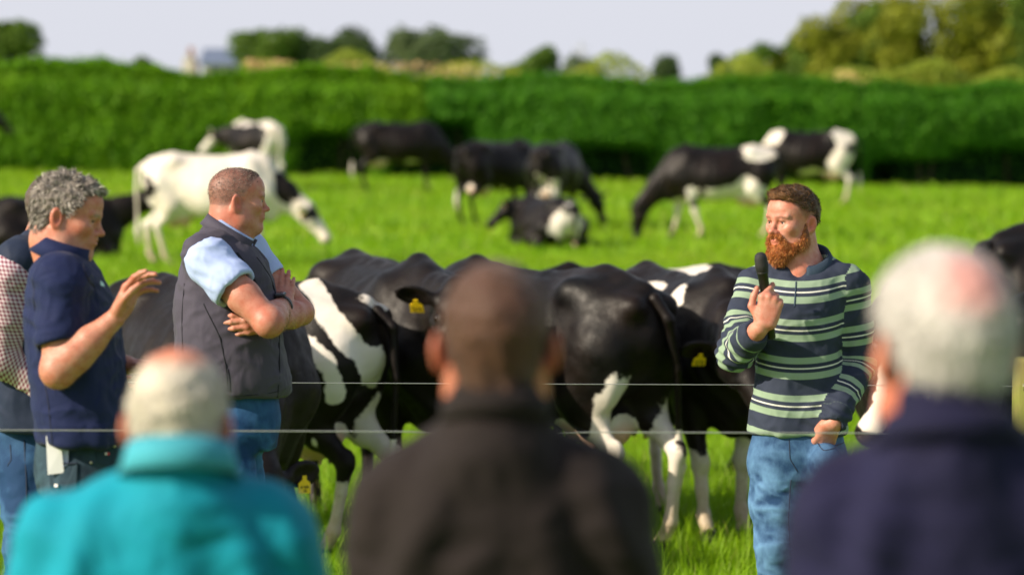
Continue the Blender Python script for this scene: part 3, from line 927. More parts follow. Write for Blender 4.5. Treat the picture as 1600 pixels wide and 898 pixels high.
hx = lambda px, s: (px - 800) / s
def line(pairs):
    out = []
    for px, s in pairs:
        d = FPX / s; out.append((hx(px, s), d + 1.0))
    return out
HS = 66.5
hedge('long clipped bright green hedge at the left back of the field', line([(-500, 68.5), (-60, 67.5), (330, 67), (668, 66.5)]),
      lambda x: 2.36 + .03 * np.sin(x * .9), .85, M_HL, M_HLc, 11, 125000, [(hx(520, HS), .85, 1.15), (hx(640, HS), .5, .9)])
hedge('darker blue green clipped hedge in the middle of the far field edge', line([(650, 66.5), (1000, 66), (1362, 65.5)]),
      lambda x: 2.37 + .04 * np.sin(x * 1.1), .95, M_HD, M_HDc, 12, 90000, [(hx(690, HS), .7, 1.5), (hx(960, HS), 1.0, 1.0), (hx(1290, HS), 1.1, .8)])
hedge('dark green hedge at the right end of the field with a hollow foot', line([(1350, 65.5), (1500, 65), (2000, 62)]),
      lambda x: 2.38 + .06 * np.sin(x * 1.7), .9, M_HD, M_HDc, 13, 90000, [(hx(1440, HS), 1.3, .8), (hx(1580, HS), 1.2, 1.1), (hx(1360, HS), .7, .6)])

# a strip of dry earth along the hedge foot
me_ = newmat('dry_earth', (.36, .24, .13), .95, .1); g = NT(me_); g.base(g.mix(g.mapr(g.noise(g.obj(), 1.4, 4, .7), .35, .65), (.12, .22, .02), (.40, .25, .13)))
def strip(px0, px1, s, yo, w):
    xa, xb = hx(px0, s), hx(px1, s); n = 60
    v = []; f = []
    rng = random.Random(px0)
    for k in range(n + 1):
        x = xa + (xb - xa) * k / n; y = FPX / s + yo; wd = w * (.5 + .5 * math.sin(k * .7 + rng.random())) * min(1, k / 6, (n - k) / 6) + .02
        for yy in (y - wd, y + w): v.append((x, yy, float(ground_z(x, yy)) + .03))
    for k in range(n): f.append((2 * k, 2 * k + 2, 2 * k + 3, 2 * k + 1))
    o = mesh_obj('bare_soil', v, f, me_); o['kind'] = 'structure'
strip(-60, 250, HS, -.2, .45); strip(900, 1090, HS, -.15, .25); strip(230, 690, HS, -.1, .12)

def tree(name, label, px, base_s, top_py, wpx, mat, seed, n=9000, lobes=7, leaf=.09, lean=0, cat='tree', group='trees beyond the far hedge', low=.25, zsq=1.0):
    s = base_s; d = FPX / s; x = hx(px, s)
    gz = float(ground_z(x, d)); top = CAM_H - (top_py - 131) / s; Ht = top - gz; W = wpx / s / 2 * 1.25
    root = thing(name, label, cat, (x, d, gz), 0, group)
    rng = np.random.default_rng(seed)
    tv, tf = tube([(0, 0, -.1), (lean * .3, 0, Ht * .25), (lean, 0, Ht * .6), (lean, 0, Ht * .9)], [.05 * Ht ** .8, .04 * Ht ** .8, .02 * Ht ** .8, .008], 8)
    mesh_obj('trunk', tv, tf, M_BARK, root)
    P_ = []; N_ = []
    ctr = []
    for k in range(lobes):
        a = rng.random() * 6.28; r = W * rng.uniform(.25, .72); z = Ht * (low + (1 - low) * rng.uniform(.2, .82))
        if k == 0: r = 0; z = Ht * .80
        rad = W * rng.uniform(.38, .55) * (7 / max(lobes, 7)) ** .4; rad = min(rad, Ht - z if k else Ht * .2 + rad * 0)
        ctr.append((V(r * math.cos(a) + lean, r * math.sin(a) * .8, z), max(rad, .25 * W)))
    for k, (c, rad) in enumerate(ctr):
        if k < 8:
            lv, lf = tube([V(lean * .5, 0, Ht * .3), c * .5 + V(lean * .25, 0, Ht * .18), c], [.02 * Ht ** .8, .012 * Ht ** .8, .004], 5); mesh_obj('limb', lv, lf, M_BARK, root)
        m = n // lobes
        dd = rng.normal(0, 1, (m, 3)); dd /= np.linalg.norm(dd, axis=1)[:, None]
        rr = rad * rng.uniform(.45, 1.0, m) ** .5 * (1 + .30 * pnoise(dd * 2.2 + k * 7, seed))
        P_.append(c + dd * rr[:, None] * V(1, 1, .82 * zsq)); N_.append(dd)
    P_ = np.concatenate(P_); N_ = np.concatenate(N_)
    P_[:, 2] *= Ht / np.percentile(P_[:, 2], 99.3); P_[:, 2] += .25 * pnoise(P_ * V(1.1, 1.1, .3), seed + 3)
    kp = P_[:, 2] > .1; P_ = P_[kp]; N_ = N_[kp]
    leaves('crown', P_, N_, leaf, mat, root, seed)
    return root
T1 = leaf_material('tree_leaf_mid', (.06, .13, .012), (.12, .20, .02), (.08, .16, .012))
T2 = leaf_material('tree_leaf_grey', (.07, .115, .045), (.13, .18, .07), (.09, .13, .055))
T3 = leaf_material('tree_leaf_dark_haze', (.045, .085, .025), (.08, .13, .04), (.06, .105, .03))  # dark leaf greens made paler: distance haze mixed into the colour
T4 = leaf_material('tree_leaf_gold', (.15, .19, .012), (.27, .29, .02), (.20, .23, .012))
T5 = leaf_material('weed_leaf', (.18, .28, .02), (.32, .36, .04), (.24, .32, .03))
tree('bushy_tree', 'green tree rising over the hedge at the far left edge', 5, 42, 36, 140, T1, 21, 9000)
tree('bushy_tree', 'round green tree over the hedge just right of the far blue roof', 455, 40, 48, 150, T1, 22, 11000)
tree('bushy_tree', 'darker tree right beside the round green tree over the left hedge', 540, 40, 52, 120, T3, 23, 8000)
tree('bushy_tree', 'pale grey green open tree over the hedge between the tree pair and the small bush', 678, 40, 48, 150, T2, 24, 7000, lobes=9)
tree('bushy_tree', 'small round bush showing above the middle of the hedge', 835, 40, 78, 85, T1, 25, 4000)
tree('bushy_tree', 'small pale bush under the faint pylon', 905, 38, 92, 95, T2, 26, 4000)
tree('bushy_tree', 'low dark bush above the hedge left of centre right gap', 1040, 38, 92, 80, T3, 27, 4500)
tree('bushy_tree', 'little spiky tree above the hedge just left of the golden thicket', 1118, 38, 88, 60, T3, 28, 3000, lobes=9)
tree('bushy_tree', 'small green bush over the hedge left of the far blue roof', 225, 40, 92, 60, T1, 29, 3000)
for k, (px, tp, w, m) in enumerate([(1218, 88, 90, T4), (1290, 56, 130, T4), (1365, 16, 110, T1), (1440, -6, 170, T4), (1530, -14, 190, T4), (1620, -30, 200, T1), (1248, 70, 120, T1), (1405, 4, 150, T4), (1330, 34, 130, T4)]):
    nm = ['lowest golden green tree at the left end of the right thicket', 'second golden green tree from the left of the right thicket', 'darker green tree standing up behind the golden thicket', 'broad golden green tree in the middle of the right thicket',
          'tallest golden green tree of the right thicket near the corner', 'green tree at the right edge of the thicket', 'low green tree filling the left foot of the right thicket', 'golden green tree just right of the darker one in the thicket', 'golden green tree just left of the darker one in the thicket'][k]
    tree('thicket_tree', nm, px, 46, tp, w * 1.25, m, 40 + k, 18000, lobes=20, leaf=.085, group='trees of the thicket behind the right hedge', low=.12)
# rank of flowering weeds standing behind the hedge
def weeds(name, label, px0, px1, s, h0, h1, n, mat, seed, cat='weeds'):
    rng = np.random.default_rng(seed); d = FPX / s
    xx = rng.uniform(hx(px0, s), hx(px1, s), n); yy = d + rng.uniform(-.8, .8, n); gz = ground_z(xx, yy)
    hh = h0 + (h1 - h0) * np.clip(.5 + .9 * pnoise(np.stack([xx * .6, yy * 0, 0 * xx], 1), seed), 0, 1)
    zz = gz + hh * (rng.random(n) ** .5)
    P_ = np.stack([xx, yy, zz], 1)
    N_ = np.tile(V(0, -.4, .8), (n, 1))
    o = leaves(name, P_, N_, .06, mat, None, seed, 1.0)
    tag(o, label, cat); o['kind'] = 'stuff'
    return o
weeds('tall_weeds', 'pale green tall weeds growing behind the hedge top', 380, 1200, 62, 2.3, 3.1, 16000, T5, 51)
weeds('bramble', 'yellow green bramble growing behind the right hedge', 1150, 1900, 60, 2.3, 3.3, 34000, T5, 52, 'bramble')
M_FL = leaf_material('pale_blossom', (.60, .50, .14), (.70, .55, .25), (.62, .42, .22), .2)
def flowers():
    rng = np.random.default_rng(5); n = 900; s = 62
    px = np.concatenate([rng.normal(c, w, n // 6) for c, w in ((410, 14), (440, 8), (545, 18), (620, 30), (715, 30), (1320, 12))])
    xx = hx(px, s); yy = FPX / s - .9 + rng.uniform(-.2, .2, len(px)); zz = ground_z(xx, yy) + 2.42 + .30 * rng.random(len(px))
    P_ = np.stack([xx, yy, zz], 1)
    o = leaves('blossom', P_, np.tile(V(0, -.6, .6), (len(P_), 1)), .05, M_FL, None, 53, 1.0); tag(o, 'peach and yellow blossom showing along the top of the hedge', 'blossom'); o['kind'] = 'stuff'
flowers()
# far farm building with a blue grey roof, and a lattice pylon
def building():
    s = 30; d = FPX / s; x0, x1 = hx(318, s), hx(388, s); xc = (x0 + x1) / 2; gz = float(ground_z(xc, d))
    ztop = CAM_H - (79 - 131) / s; zeave = CAM_H - (101 - 131) / s; w = (x1 - x0) / 2
    r = thing('farm_building', 'far farm building with a blue grey roof and pale wall seen over the hedge', 'building', (xc, d, gz))
    wall = newmat('pale_render', (.55, .50, .45), .9); roof = newmat('blue_grey_roof', (.13, .17, .26), .6)
    g = NT(roof); wv = g.n('TexWave'); wv.inputs['Scale'].default_value = 3; g.put(wv.inputs[0], g.obj()); g.bump(wv.outputs['Fac'], .3, .05)
    D_ = 6; h = zeave - gz; t = ztop - gz
    v = [(-w, 0, 0), (w, 0, 0), (w, D_, 0), (-w, D_, 0), (-w, 0, h), (w, 0, h), (w, D_, h), (-w, D_, h), (-w, D_ / 2, t), (w, D_ / 2, t)]
    mesh_obj('wall', v, [(0, 1, 5, 4), (2, 3, 7, 6), (1, 2, 6, 9, 5), (3, 0, 4, 8, 7), (0, 3, 2, 1)], wall, r, smooth=False)
    e = .25; k = e * (t - h) / (D_ / 2)
    v = [(-w - .2, -e, h - k), (w + .2, -e, h - k), (w + .2, D_ / 2, t), (-w - .2, D_ / 2, t), (w + .2, D_ + e, h - k), (-w - .2, D_ + e, h - k)]
    v2 = [(a, b, c + .12) for a, b, c in v]
    f = [(0, 1, 2, 3), (3, 2, 4, 5), (9, 8, 7, 6), (11, 10, 8, 9), (0, 6, 7, 1), (1, 7, 8, 2), (2, 8, 10, 4), (4, 10, 11, 5), (5, 11, 9, 3), (3, 9, 6, 0)]
    mesh_obj('roof', v + v2, f, roof, r, smooth=False)
    # gable annexe with chimney at the left
    xa, xb = hx(284, s) - xc, hx(302, s) - xc; zt = CAM_H - (83 - 131) / s - gz
    v = [(xa, .5, 0), (xb, .5, 0), (xb, 4, 0), (xa, 4, 0), (xa, .5, h + .1), (xb, .5, h + .1), (xb, 4, h + .1), (xa, 4, h + .1), ((xa + xb) / 2, .5, zt), ((xa + xb) / 2, 4, zt)]
    mesh_obj('annexe', v, [(0, 1, 5, 8, 4), (2, 3, 7, 9, 6), (1, 2, 6, 5), (3, 0, 4, 7), (4, 8, 9, 7), (5, 6, 9, 8)], wall, r, smooth=False)
    xm = (xa + xb) / 2 + .1; zc = CAM_H - (74 - 131) / s - gz
    v = [(xm + a, 1.5 + b, c) for c in (h, zc) for a, b in ((-.14, -.14), (.14, -.14), (.14, .14), (-.14, .14))]
    mesh_obj('chimney', v, [(0, 1, 5, 4), (1, 2, 6, 5), (2, 3, 7, 6), (3, 0, 4, 7), (4, 5, 6, 7)], newmat('brick', (.35, .18, .12), .9), r, smooth=False)
    win = newmat('window_glass', (.03, .04, .05), .15)
    for k in range(3):
        xw = -w + (k + .6) * w * .6
        v = [(xw, -.01, h - .75), (xw + .5, -.01, h - .75), (xw + .5, -.01, h - .2), (xw, -.01, h - .2), (xw, .05, h - .75), (xw + .5, .05, h - .75), (xw + .5, .05, h - .2), (xw, .05, h - .2)]
        mesh_obj('window', v, [(0, 1, 2, 3), (0, 4, 5, 1), (1, 5, 6, 2), (2, 6, 7, 3), (3, 7, 4, 0)], win, r, smooth=False)
building()
def pylon():
    s = 9; d = FPX / s; x = hx(908, s); gz = float(ground_z(x, d)); top = CAM_H - (66 - 131) / s; H = top - gz
    r = thing('pylon', 'faint grey lattice pylon on the horizon above the small pale bush', 'pylon', (x, d, gz))
    m = newmat('galvanised_steel', (.42, .43, .46), .6); V_ = []; F_ = []
    def bar(a, b, t=.07):
        v, f = tube([a, b], t, 5); k = len(V_); V_.extend(v); F_.extend([tuple(i + k for i in q) for q in f])
    lv = [(0, 1.0), (.3, .65), (.6, .35), (.8, .28), (1, .05)]
    for (a, wa), (b, wb) in zip(lv[:-1], lv[1:]):
        c0 = [(sx * wa, sy * wa, a * H) for sx, sy in ((-1, -1), (1, -1), (1, 1), (-1, 1))]; c1 = [(sx * wb, sy * wb, b * H) for sx, sy in ((-1, -1), (1, -1), (1, 1), (-1, 1))]
        for i in range(4): bar(c0[i], c1[i]); bar(c0[i], c1[(i + 1) % 4], .04); bar(c1[i], c1[(i + 1) % 4], .04)
    mesh_obj('tower', V_, F_, m, r, smooth=False)
    for z, w in ((.72, 1.6), (.86, 1.3)):
        v, f = tube([(-w, 0, z * H), (0, 0, z * H + .25), (w, 0, z * H)], .08, 6); mesh_obj('cross_arm', v, f, m, r)
pylon()

# ------------------------------------------------------------------ the two fences
M_WIRE = newmat('fence_wire', (.45, .46, .46), .35, .6, Metallic=.6)
def wood_mat():
    m = newmat('weathered_post', (.3, .25, .1), .85, .2); g = NT(m); o = g.obj()
    st_ = g.noise(g.mapping(o, (1, 1, .06)), 60, 4, .7); n = g.noise(o, 6, 4)
    c = g.mix(g.mapr(st_, .3, .7), (.14, .12, .04), (.30, .27, .09)); c = g.mix(g.mapr(n, .42, .66, 0, .85), c, (.15, .19, .03))
    g.base(c); g.bump(st_, .7, .006); return m
M_POST = wood_mat()
def post(label, px, topy, s, r):
    p = at(px, topy, s); gz = float(ground_z(p[0], p[1])); H = p[2] - gz
    root = thing('fence_post', label, 'fence post', (p[0], p[1], gz), 0, 'round wooden fence posts')
    prof = [(0, r * 1.02)] + [(t, r * (1 + .03 * math.sin(t * 9 + px))) for t in (.2, .5, .8)] + [(.985, r), (.997, r * .93), (1, r * .8)]
    lathe_obj('post', prof, M_POST, root, (0, 0, -.35), (.01, 0, H), 28)
    K = Field(); z6 = at(px, 603, s)[2] - gz
    tv, tf = tube([(-.012, -r - .002, z6 + .012), (-.012, -r - .008, z6), (-.012, -r - .002, z6 - .012)], .002, 6); mesh_obj('staple', tv, tf, M_WIRE, root)
    return root
post('greenish round wooden fence post at the right edge of the photo', 1601, 558, 415, .056)
post('pale wooden fence post just left of the pink crowned man\'s collar', 1420, 592, 415, .062)
def wire(label, pts, r, name='fence_wire'):
    P_ = [at(*p) for p in pts]; P_ = np.array(P_); o = P_[0].copy()
    n = 60; t = np.linspace(0, len(P_) - 1, n); Q = np.stack([np.interp(t, range(len(P_)), P_[:, k]) for k in range(3)], 1)
    v, f = tube(Q - o, r, 8)
    root = mesh_obj(name, v, f, M_WIRE, None, loc=None); root.location = tuple(o)
    tag(root, label, 'wire', 'single strands of electric fence wire')
wire('upper thin steel fence wire stretched behind the men at hip height', [(-120, 595, 415), (800, 599.5, 415), (1425, 602, 415), (1601, 603, 415), (1800, 604, 415)], .0014)
wire('lower steel fence wire stretched in front of the standing men', [(-120, 671, 545), (0, 671.5, 545), (800, 674.5, 545), (1600, 677, 545), (1800, 678, 545)], .0016)
# ------------------------------------------------------------------ cattle
def coat_material():
    m = newmat('cow_coat', rough=.42, spec=.22); g = NT(m)
    o = g.obj()
    w = g.attr('white'); n1 = g.noise(o, 26, 4, .6); n2 = g.noise(o, 150, 2)
    edge = g.math('ADD', w, g.math('MULTIPLY', g.math('SUBTRACT', n1, .5), .035))
    wm = g.mapr(edge, -.004, .004)
    big = g.noise(o, 3.2, 4, .6)
    black = g.mix(g.mapr(big, .35, .75), (.0022, .0018, .0020), (.0110, .0056, .0040))
    black = g.mix(g.math('MULTIPLY', g.mapr(g.attr('top'), .0, 1.0), .6), black, (.030, .020, .016))
    white = g.mix(g.mapr(big, .35, .8), (.74, .70, .64), (.60, .53, .43))
    white = g.mix(g.mapr(g.math('ADD', g.attr('low'), g.math('MULTIPLY', g.math('SUBTRACT', n1, .5), .6)), .2, 1.0), white, (.42, .32, .20))
    c = g.mix(wm, black, white)
    c = g.mix(g.attr('pink'), c, (.62, .34, .24))
    c = g.mix(g.attr('dark'), c, (.035, .028, .028))
    speck = g.mapr(g.noise(o, 60, 1), .72, .76)
    c = g.mix(g.math('MULTIPLY', speck, g.math('MULTIPLY', wm, .35)), c, (.16, .12, .08))
    g.base(c)
    g.put(g.b.inputs['Roughness'], g.mapr(n1, .3, .7, .40, .60))
    g.b.inputs['Sheen Weight'].default_value = .02
    g.b.inputs['Sheen Roughness'].default_value = .4
    hair = g.noise(g.mapping(o, (1, 1, .25)), 190, 2)
    h = g.math('ADD', g.math('MULTIPLY', hair, .35), g.noise(o, 14, 3))
    g.bump(h, .20, .02)
    return m
M_COAT = coat_material()
M_EYE = newmat('animal_eye', (.012, .006, .004), .08, .8)
M_TAG = newmat('yellow_tag', (.86, .58, .01), .45)
M_INK = newmat('tag_ink', (.05, .04, .02), .6)

SEG = {'0': 'abcdef', '1': 'bc', '2': 'abged', '3': 'abgcd', '4': 'fgbc', '5': 'afgcd', '6': 'afgedc', '7': 'abc', '8': 'abcdefg', '9': 'abcfgd'}
def digits(text, x0, z0, w, h, t, y):
    """stroke digits as thin quads in the xz plane at depth y"""
    v = []; f = []
    def bar(xa, za, xb, zb):
        n = len(v); v.extend([(xa, y, za), (xb, y, za), (xb, y, zb), (xa, y, zb)]); f.append((n, n + 1, n + 2, n + 3))
    for i, ch in enumerate(text):
        x = x0 + i * w * 1.35
        for sgm in SEG.get(ch, ''):
            if sgm == 'a': bar(x, z0 + h - t, x + w, z0 + h)
            if sgm == 'g': bar(x, z0 + h / 2 - t / 2, x + w, z0 + h / 2 + t / 2)
            if sgm == 'd': bar(x, z0, x + w, z0 + t)
            if sgm == 'f': bar(x, z0 + h / 2, x + t, z0 + h)
            if sgm == 'e': bar(x, z0, x + t, z0 + h / 2)
            if sgm == 'b': bar(x + w - t, z0 + h / 2, x + w, z0 + h)
            if sgm == 'c': bar(x + w - t, z0, x + w, z0 + h / 2)
    return v, f

def make_cow(label, loc, rz, h=.03, size=1.0, coat=None, head='up', poll=None, face=None, hup=None, steps=(0, 0, 0, 0),
             lying=False, tags=True, number='', seed=0, group='cows standing in the grass field', tail=None, earfwd=.35):
    """local frame: +x towards the head, z up. coat: (base, [(centre, radii, sign)...]) base 'b' or 'w'"""
    root = thing('cow', label, 'cow', loc, rz, group)
    F = Field()
    dz = -.60 if lying else 0.0
    X = [-.90, -.84, -.72, -.52, -.30, 0, .25, .45, .60, .74, .82]
    top = [1.13, 1.25, 1.325, 1.365, 1.345, 1.325, 1.33, 1.365, 1.33, 1.18, 1.06]
    bot = [.98, .90, .80, .72, .63, .555, .565, .60, .64, .70, .78]
    wd = [.06, .14, .215, .26, .31, .375, .345, .275, .235, .18, .10]
    top = V(top); bot = V(bot)
    C = np.stack([V(X), np.zeros(len(X)), (top + bot) / 2 + dz], 1)
    def shp(t, a, b, rx, ry):
        v = np.clip(b / ry, -1, 1)
        return a * (1 + .30 * np.clip(v, 0, 1) ** 1.3), b
    F.loft(X, C, wd, (top - bot) / 2, axis=0, ux=(0, 1, 0), ex=2.15, cap=.05, shape=shp)
    # spine, hips, pins, tail head, withers
    F.chain([((-.80, 0, 1.275 + dz), .035), ((-.52, 0, 1.345 + dz), .03), ((-.1, 0, 1.305 + dz), .028), ((.3, 0, 1.32 + dz), .03), ((.46, 0, 1.362 + dz), .035), ((.62, 0, 1.30 + dz), .05)], k=.06)
    for s in (-1, 1):
        F.ell((-.47, s * .165, 1.265 + dz), (.08, .05, .038), .15)
        F.ell((-.83, s * .10, 1.195 + dz), (.045, .04, .045), .09)
        F.rc((-.47, s * .19, 1.27 + dz), (-.82, s * .11, 1.20 + dz), .035, .03, .09)
        F.ell((.45, s * .175, 1.04 + dz), (.13, .08, .26), .12)
        F.ell((.64, s * .13, .90 + dz), (.11, .09, .12), .10)
        F.ell((-.62, s * .165, .93 + dz), (.20, .10, .26), .10)
    # brisket
    F.ell((.66, 0, .66 + dz), (.14, .09, .12), .12)
    # legs
    HX = -.66; FX = .50
    if not lying:
        for i, s in ((0, -1), (1, 1)):          # hind
            d = steps[i]
            F.chain([((HX + .02, s * .15, .98), .15), ((HX + .13 + d * .3, s * .17, .76), .115), ((HX + .04 + d * .6, s * .165, .62), .075)], k=.08)
            hk = (HX - .115 + d * .8, s * .155, .49)
            F.chain([((HX + .06 + d * .6, s * .165, .66), .078), (hk, .046)], k=.03, fl=((0, 1, 0), .72))
            F.ell((hk[0] - .02, hk[1], hk[2] + .02), (.035, .026, .05), .03)
            F.chain([(hk, .043), ((HX - .09 + d * .9, s * .15, .34), .031), ((HX - .055 + d, s * .15, .15), .031)], k=.02)
            F.chain([((HX - .055 + d, s * .15, .15), .037), ((HX - .005 + d, s * .15, .065), .034)], k=.02)
            F.rc((HX + .0 + d, s * .15, .06), (HX + .025 + d, s * .15, .02), .042, .052, .01)
        for i, s in ((2, -1), (3, 1)):          # front
            d = steps[i]
            F.chain([((FX + .02, s * .165, .86), .11), ((FX - .03 + d * .2, s * .165, .68), .082), ((FX + d * .6, s * .14, .42), .047)], k=.06, fl=((0, 1, 0), .82))
            F.ell((FX + .008 + d * .6, s * .14, .41), (.048, .045, .062), .03)
            F.chain([((FX + d * .6, s * .14, .38), .038), ((FX + d * .9, s * .138, .16), .030)], k=.02)
            F.chain([((FX + d * .9, s * .138, .15), .037), ((FX + .045 + d, s * .138, .065), .033)], k=.02)
            F.rc((FX + .045 + d, s * .138, .055), (FX + .065 + d, s * .138, .02), .042, .050, .01)
        # udder and teats
        F.ell((-.42, 0, .66), (.21, .15, .16), .07)
        F.ell((-.50, 0, .60), (.15, .13, .12), .05)
        for tx in (-.34, -.50):
            for s in (-1, 1): F.rc((tx, s * .07, .56), (tx, s * .075, .455), .022, .012, .025)
        F.plane((0, 0, 0), (0, 0, -1), .0)
    else:
        for s in (-1, 1):
            F.chain([((-.55, s * .26, .30), .20), ((-.30, s * .40, .16), .11), ((-.55, s * .42, .07), .055), ((-.25, s * .44, .05), .035)], k=.08)
            F.chain([((.48, s * .20, .28), .13), ((.66, s * .22, .10), .06), ((.45, s * .24, .05), .04)], k=.06)
        F.plane((0, 0, -.03), (0, 0, -1), .0)
    # head and neck
    if poll is None:
        poll, face, hup = {'up': ((1.12, 0, 1.50), (.72, 0, -.70), (.70, 0, .72)),
                           'level': ((1.22, 0, 1.22), (.72, 0, -.70), (.70, 0, .72)),
                           'graze': ((1.22, 0, .50), (.10, 0, -1.0), (1, 0, .1))}[head]
    P = V(poll); f = nrm(face); u = V(hup); u = nrm(u - (u @ f) * f); sd_ = np.cross(u, f)
    Rm = np.stack([f, sd_, u], 1)
    def L(a, b, c): return P + f * a + sd_ * b + u * c
    N0 = V(.58, 0, 1.08 + dz)
    mid = (N0 + L(.02, 0, -.06)) / 2
    nd = nrm(L(0, 0, 0) - N0); upn = V(0, 0, 1) - nd[2] * nd if abs(nd[2]) < .98 else V(1, 0, 0) - nd[0] * nd
    upn = nrm(upn)
    F.chain([(N0 + upn * .07, .17), (mid + upn * .05, .11), (L(.0, 0, -.045), .092)], k=.09, fl=(np.cross(nd, upn), .80))
    F.chain([(N0 - upn * .13, .15), (mid - upn * .07, .105), (L(.07, 0, -.12), .075)], k=.09, fl=(np.cross(nd, upn), .72))
    F.ell(L(.075, 0, -.055), (.12, .098, .095), .05, rot=Rm)
    F.ell(L(0, 0, .005), (.05, .06, .035), .04, rot=Rm)
    F.rc(L(.12, 0, -.055), L(.38, 0, -.052), .088, .058, .05)
    F.rc(L(.10, 0, -.13), L(.38, 0, -.095), .062, .046, .04, fl=(sd_, .8))
    F.ell(L(.445, 0, -.070), (.062, .080, .066), .035, rot=Rm)
    F.ell(L(.43, 0, -.115), (.05, .055, .035), .03, rot=Rm)
    for s in (-1, 1):
        F.ell(L(.165, s * .088, -.035), (.040, .026, .034), .02, rot=Rm)
        F.rc(L(.22, s * .075, -.075), L(.12, s * .07, -.12), .035, .05, .04)
        F.ell(L(.492, s * .045, -.045), (.022, .018, .014), .01, 's', rot=Rm)
        # ear
        a = nrm(sd_ * s * 1.0 - f * .22 - u * .16); tn = nrm(f * 1.0 + u * earfwd); tn = nrm(tn - (tn @ a) * a); w_ = np.cross(a, tn)
        eb = L(.045, s * .085, -.045)
        F.rc(eb, eb + a * .07, .034, .026, .03)
        ER = np.stack([a, w_, tn], 1)
        F.ell(eb + a * .125, (.098, .062, .022), .02, rot=ER)
        F.ell(eb + a * .135 + tn * .022, (.075, .044, .020), .012, 's', rot=ER)
    v, q = F.mesh(h / size)
    # surface relief: ribs, loose skin folds
    nn = vnormals(v, q)
    rib = np.sin(v[:, 0] * 46 + v[:, 2] * 6) * np.exp(-((v[:, 0] - .16) / .26) ** 2) * np.exp(-((v[:, 2] - dz - 1.0) / .22) ** 2)
    nk = np.exp(-((v[:, 0] - .78) / .18) ** 2) * np.sin(v[:, 0] * 55 + v[:, 2] * 22 + 2 * vnoise(v * 5, seed))
    v = v + nn * (.0035 * rib + .004 * nk + .007 * fbm(v * 7, seed + 5, 2))[:, None]
    # coat
    base, patches = coat if coat else ('b', [])
    wa = .035 if h < .015 else .10
    wp = v + wa * np.stack([fbm(v * 4 + 9, seed + 1), fbm(v * 4 + 31, seed + 2), fbm(v * 4 + 57, seed + 3)], 1)
    wf = np.full(len(v), .2 if base == 'w' else -.2)
    for c, r, sgn in patches:
        if isinstance(c, list):          # a band along a polyline of points, r its half width
            d = -(arm_param(wp, c)[1] - r)
            wf = smax(wf, d, .01) if sgn > 0 else smin(wf, -d, .01)
            continue
        c = V(c); r = V(r)
        if len(c) == 4:       # head-local patch
            c = L(*c[:3]); r = V(r[0], r[0], r[0]) if r.size == 1 else r
        d = -(np.sqrt((((wp - c) / r) ** 2).sum(1)) - 1) * r.min()
        wf = smax(wf, d, .01) if sgn > 0 else smin(wf, -d, .01)
    wf = wf + (.016 if h < .015 else .07) * fbm(v * 8 + 3, seed + 6, 3)
    def hl(q_):
        w = v - P; return np.stack([w @ f, w @ sd_, w @ u], 1)
    H = hl(0)
    def blob(c, r, sc=.02): return np.clip(-(np.sqrt((((H - V(c)) / V(r)) ** 2).sum(1)) - 1) * min(r) / sc, 0, 1)
    dark = blob((.50, 0, -.065), (.055, .075, .07), .012) * .9
    for s in (-1, 1): dark = np.maximum(dark, blob((.492, s * .045, -.045), (.022, .018, .02), .006))
    pink = np.zeros(len(v)); low = np.zeros(len(v))
    if not lying:
        ud = -(np.sqrt((((v - V(-.44, 0, .58)) / V(.24, .16, .15)) ** 2).sum(1)) - 1)
        pink = np.clip(ud * 6, 0, .75)
        teat = (v[:, 2] < .545) & (v[:, 2] > .44) & (np.abs(v[:, 0] + .42) < .14) & (np.abs(v[:, 1]) < .11)
        pink = np.maximum(pink, teat * .8)
        wf = np.where(ud > -.05, .2, wf)
        low = np.clip((.62 - v[:, 2]) / .6, 0, 1)
        hoof = np.clip((.062 - v[:, 2]) / .008, 0, 1); dark = np.maximum(dark, hoof)
        low = np.maximum(low, (1 - hoof) * np.clip((.2 - v[:, 2]) / .2, 0, 1))
    topm = np.clip((nn[:, 2] - .1) * 1.2, 0, 1) * np.clip((v[:, 2] - dz - 1.0) / .25, 0, 1)
    v = v * size
    mesh_obj('body', v, q, M_COAT, root, {'white': wf, 'pink': pink, 'dark': dark, 'low': low, 'top': topm * 0 + .5 * (fbm(v * 4, seed + 8) > .1) * 0})
    # eyes
    for s in (-1, 1):
        c = L(.165, s * .101, -.033) * size
        tv, tf = sphere(c, .021 * size, 12, 8)
        mesh_obj('eye', tv, tf, M_EYE, root)
    # tail
    ts = tail or [(-.86, 0, 1.24 + dz), (-.945, 0, 1.16 + dz), (-.965, 0, .9 + dz), (-.95, 0, .62 + max(dz, -.5)), (-.95, .01, .42 if not lying else .04), (-.94, .01, .26 if not lying else .02)]
    T = Field(); rr = [.032, .028, .02, .016, .034, .012]
    T.chain(list(zip(ts, rr)), k=.02)
    tv, tq = T.mesh(min(h, .014))
    tw = np.where(tv[:, 2] < (.6 if not lying else .1), .1, -.1) if (coat and (len(coat[1]) or base == 'w')) else np.full(len(tv), -.1)
    if base == 'w': tw = np.full(len(tv), .1)
    mesh_obj('tail', tv * size, tq, M_COAT, root, {'white': tw, 'pink': tw * 0, 'dark': tw * 0, 'low': np.clip((.6 - tv[:, 2]) / .5, 0, 1), 'top': tw * 0})
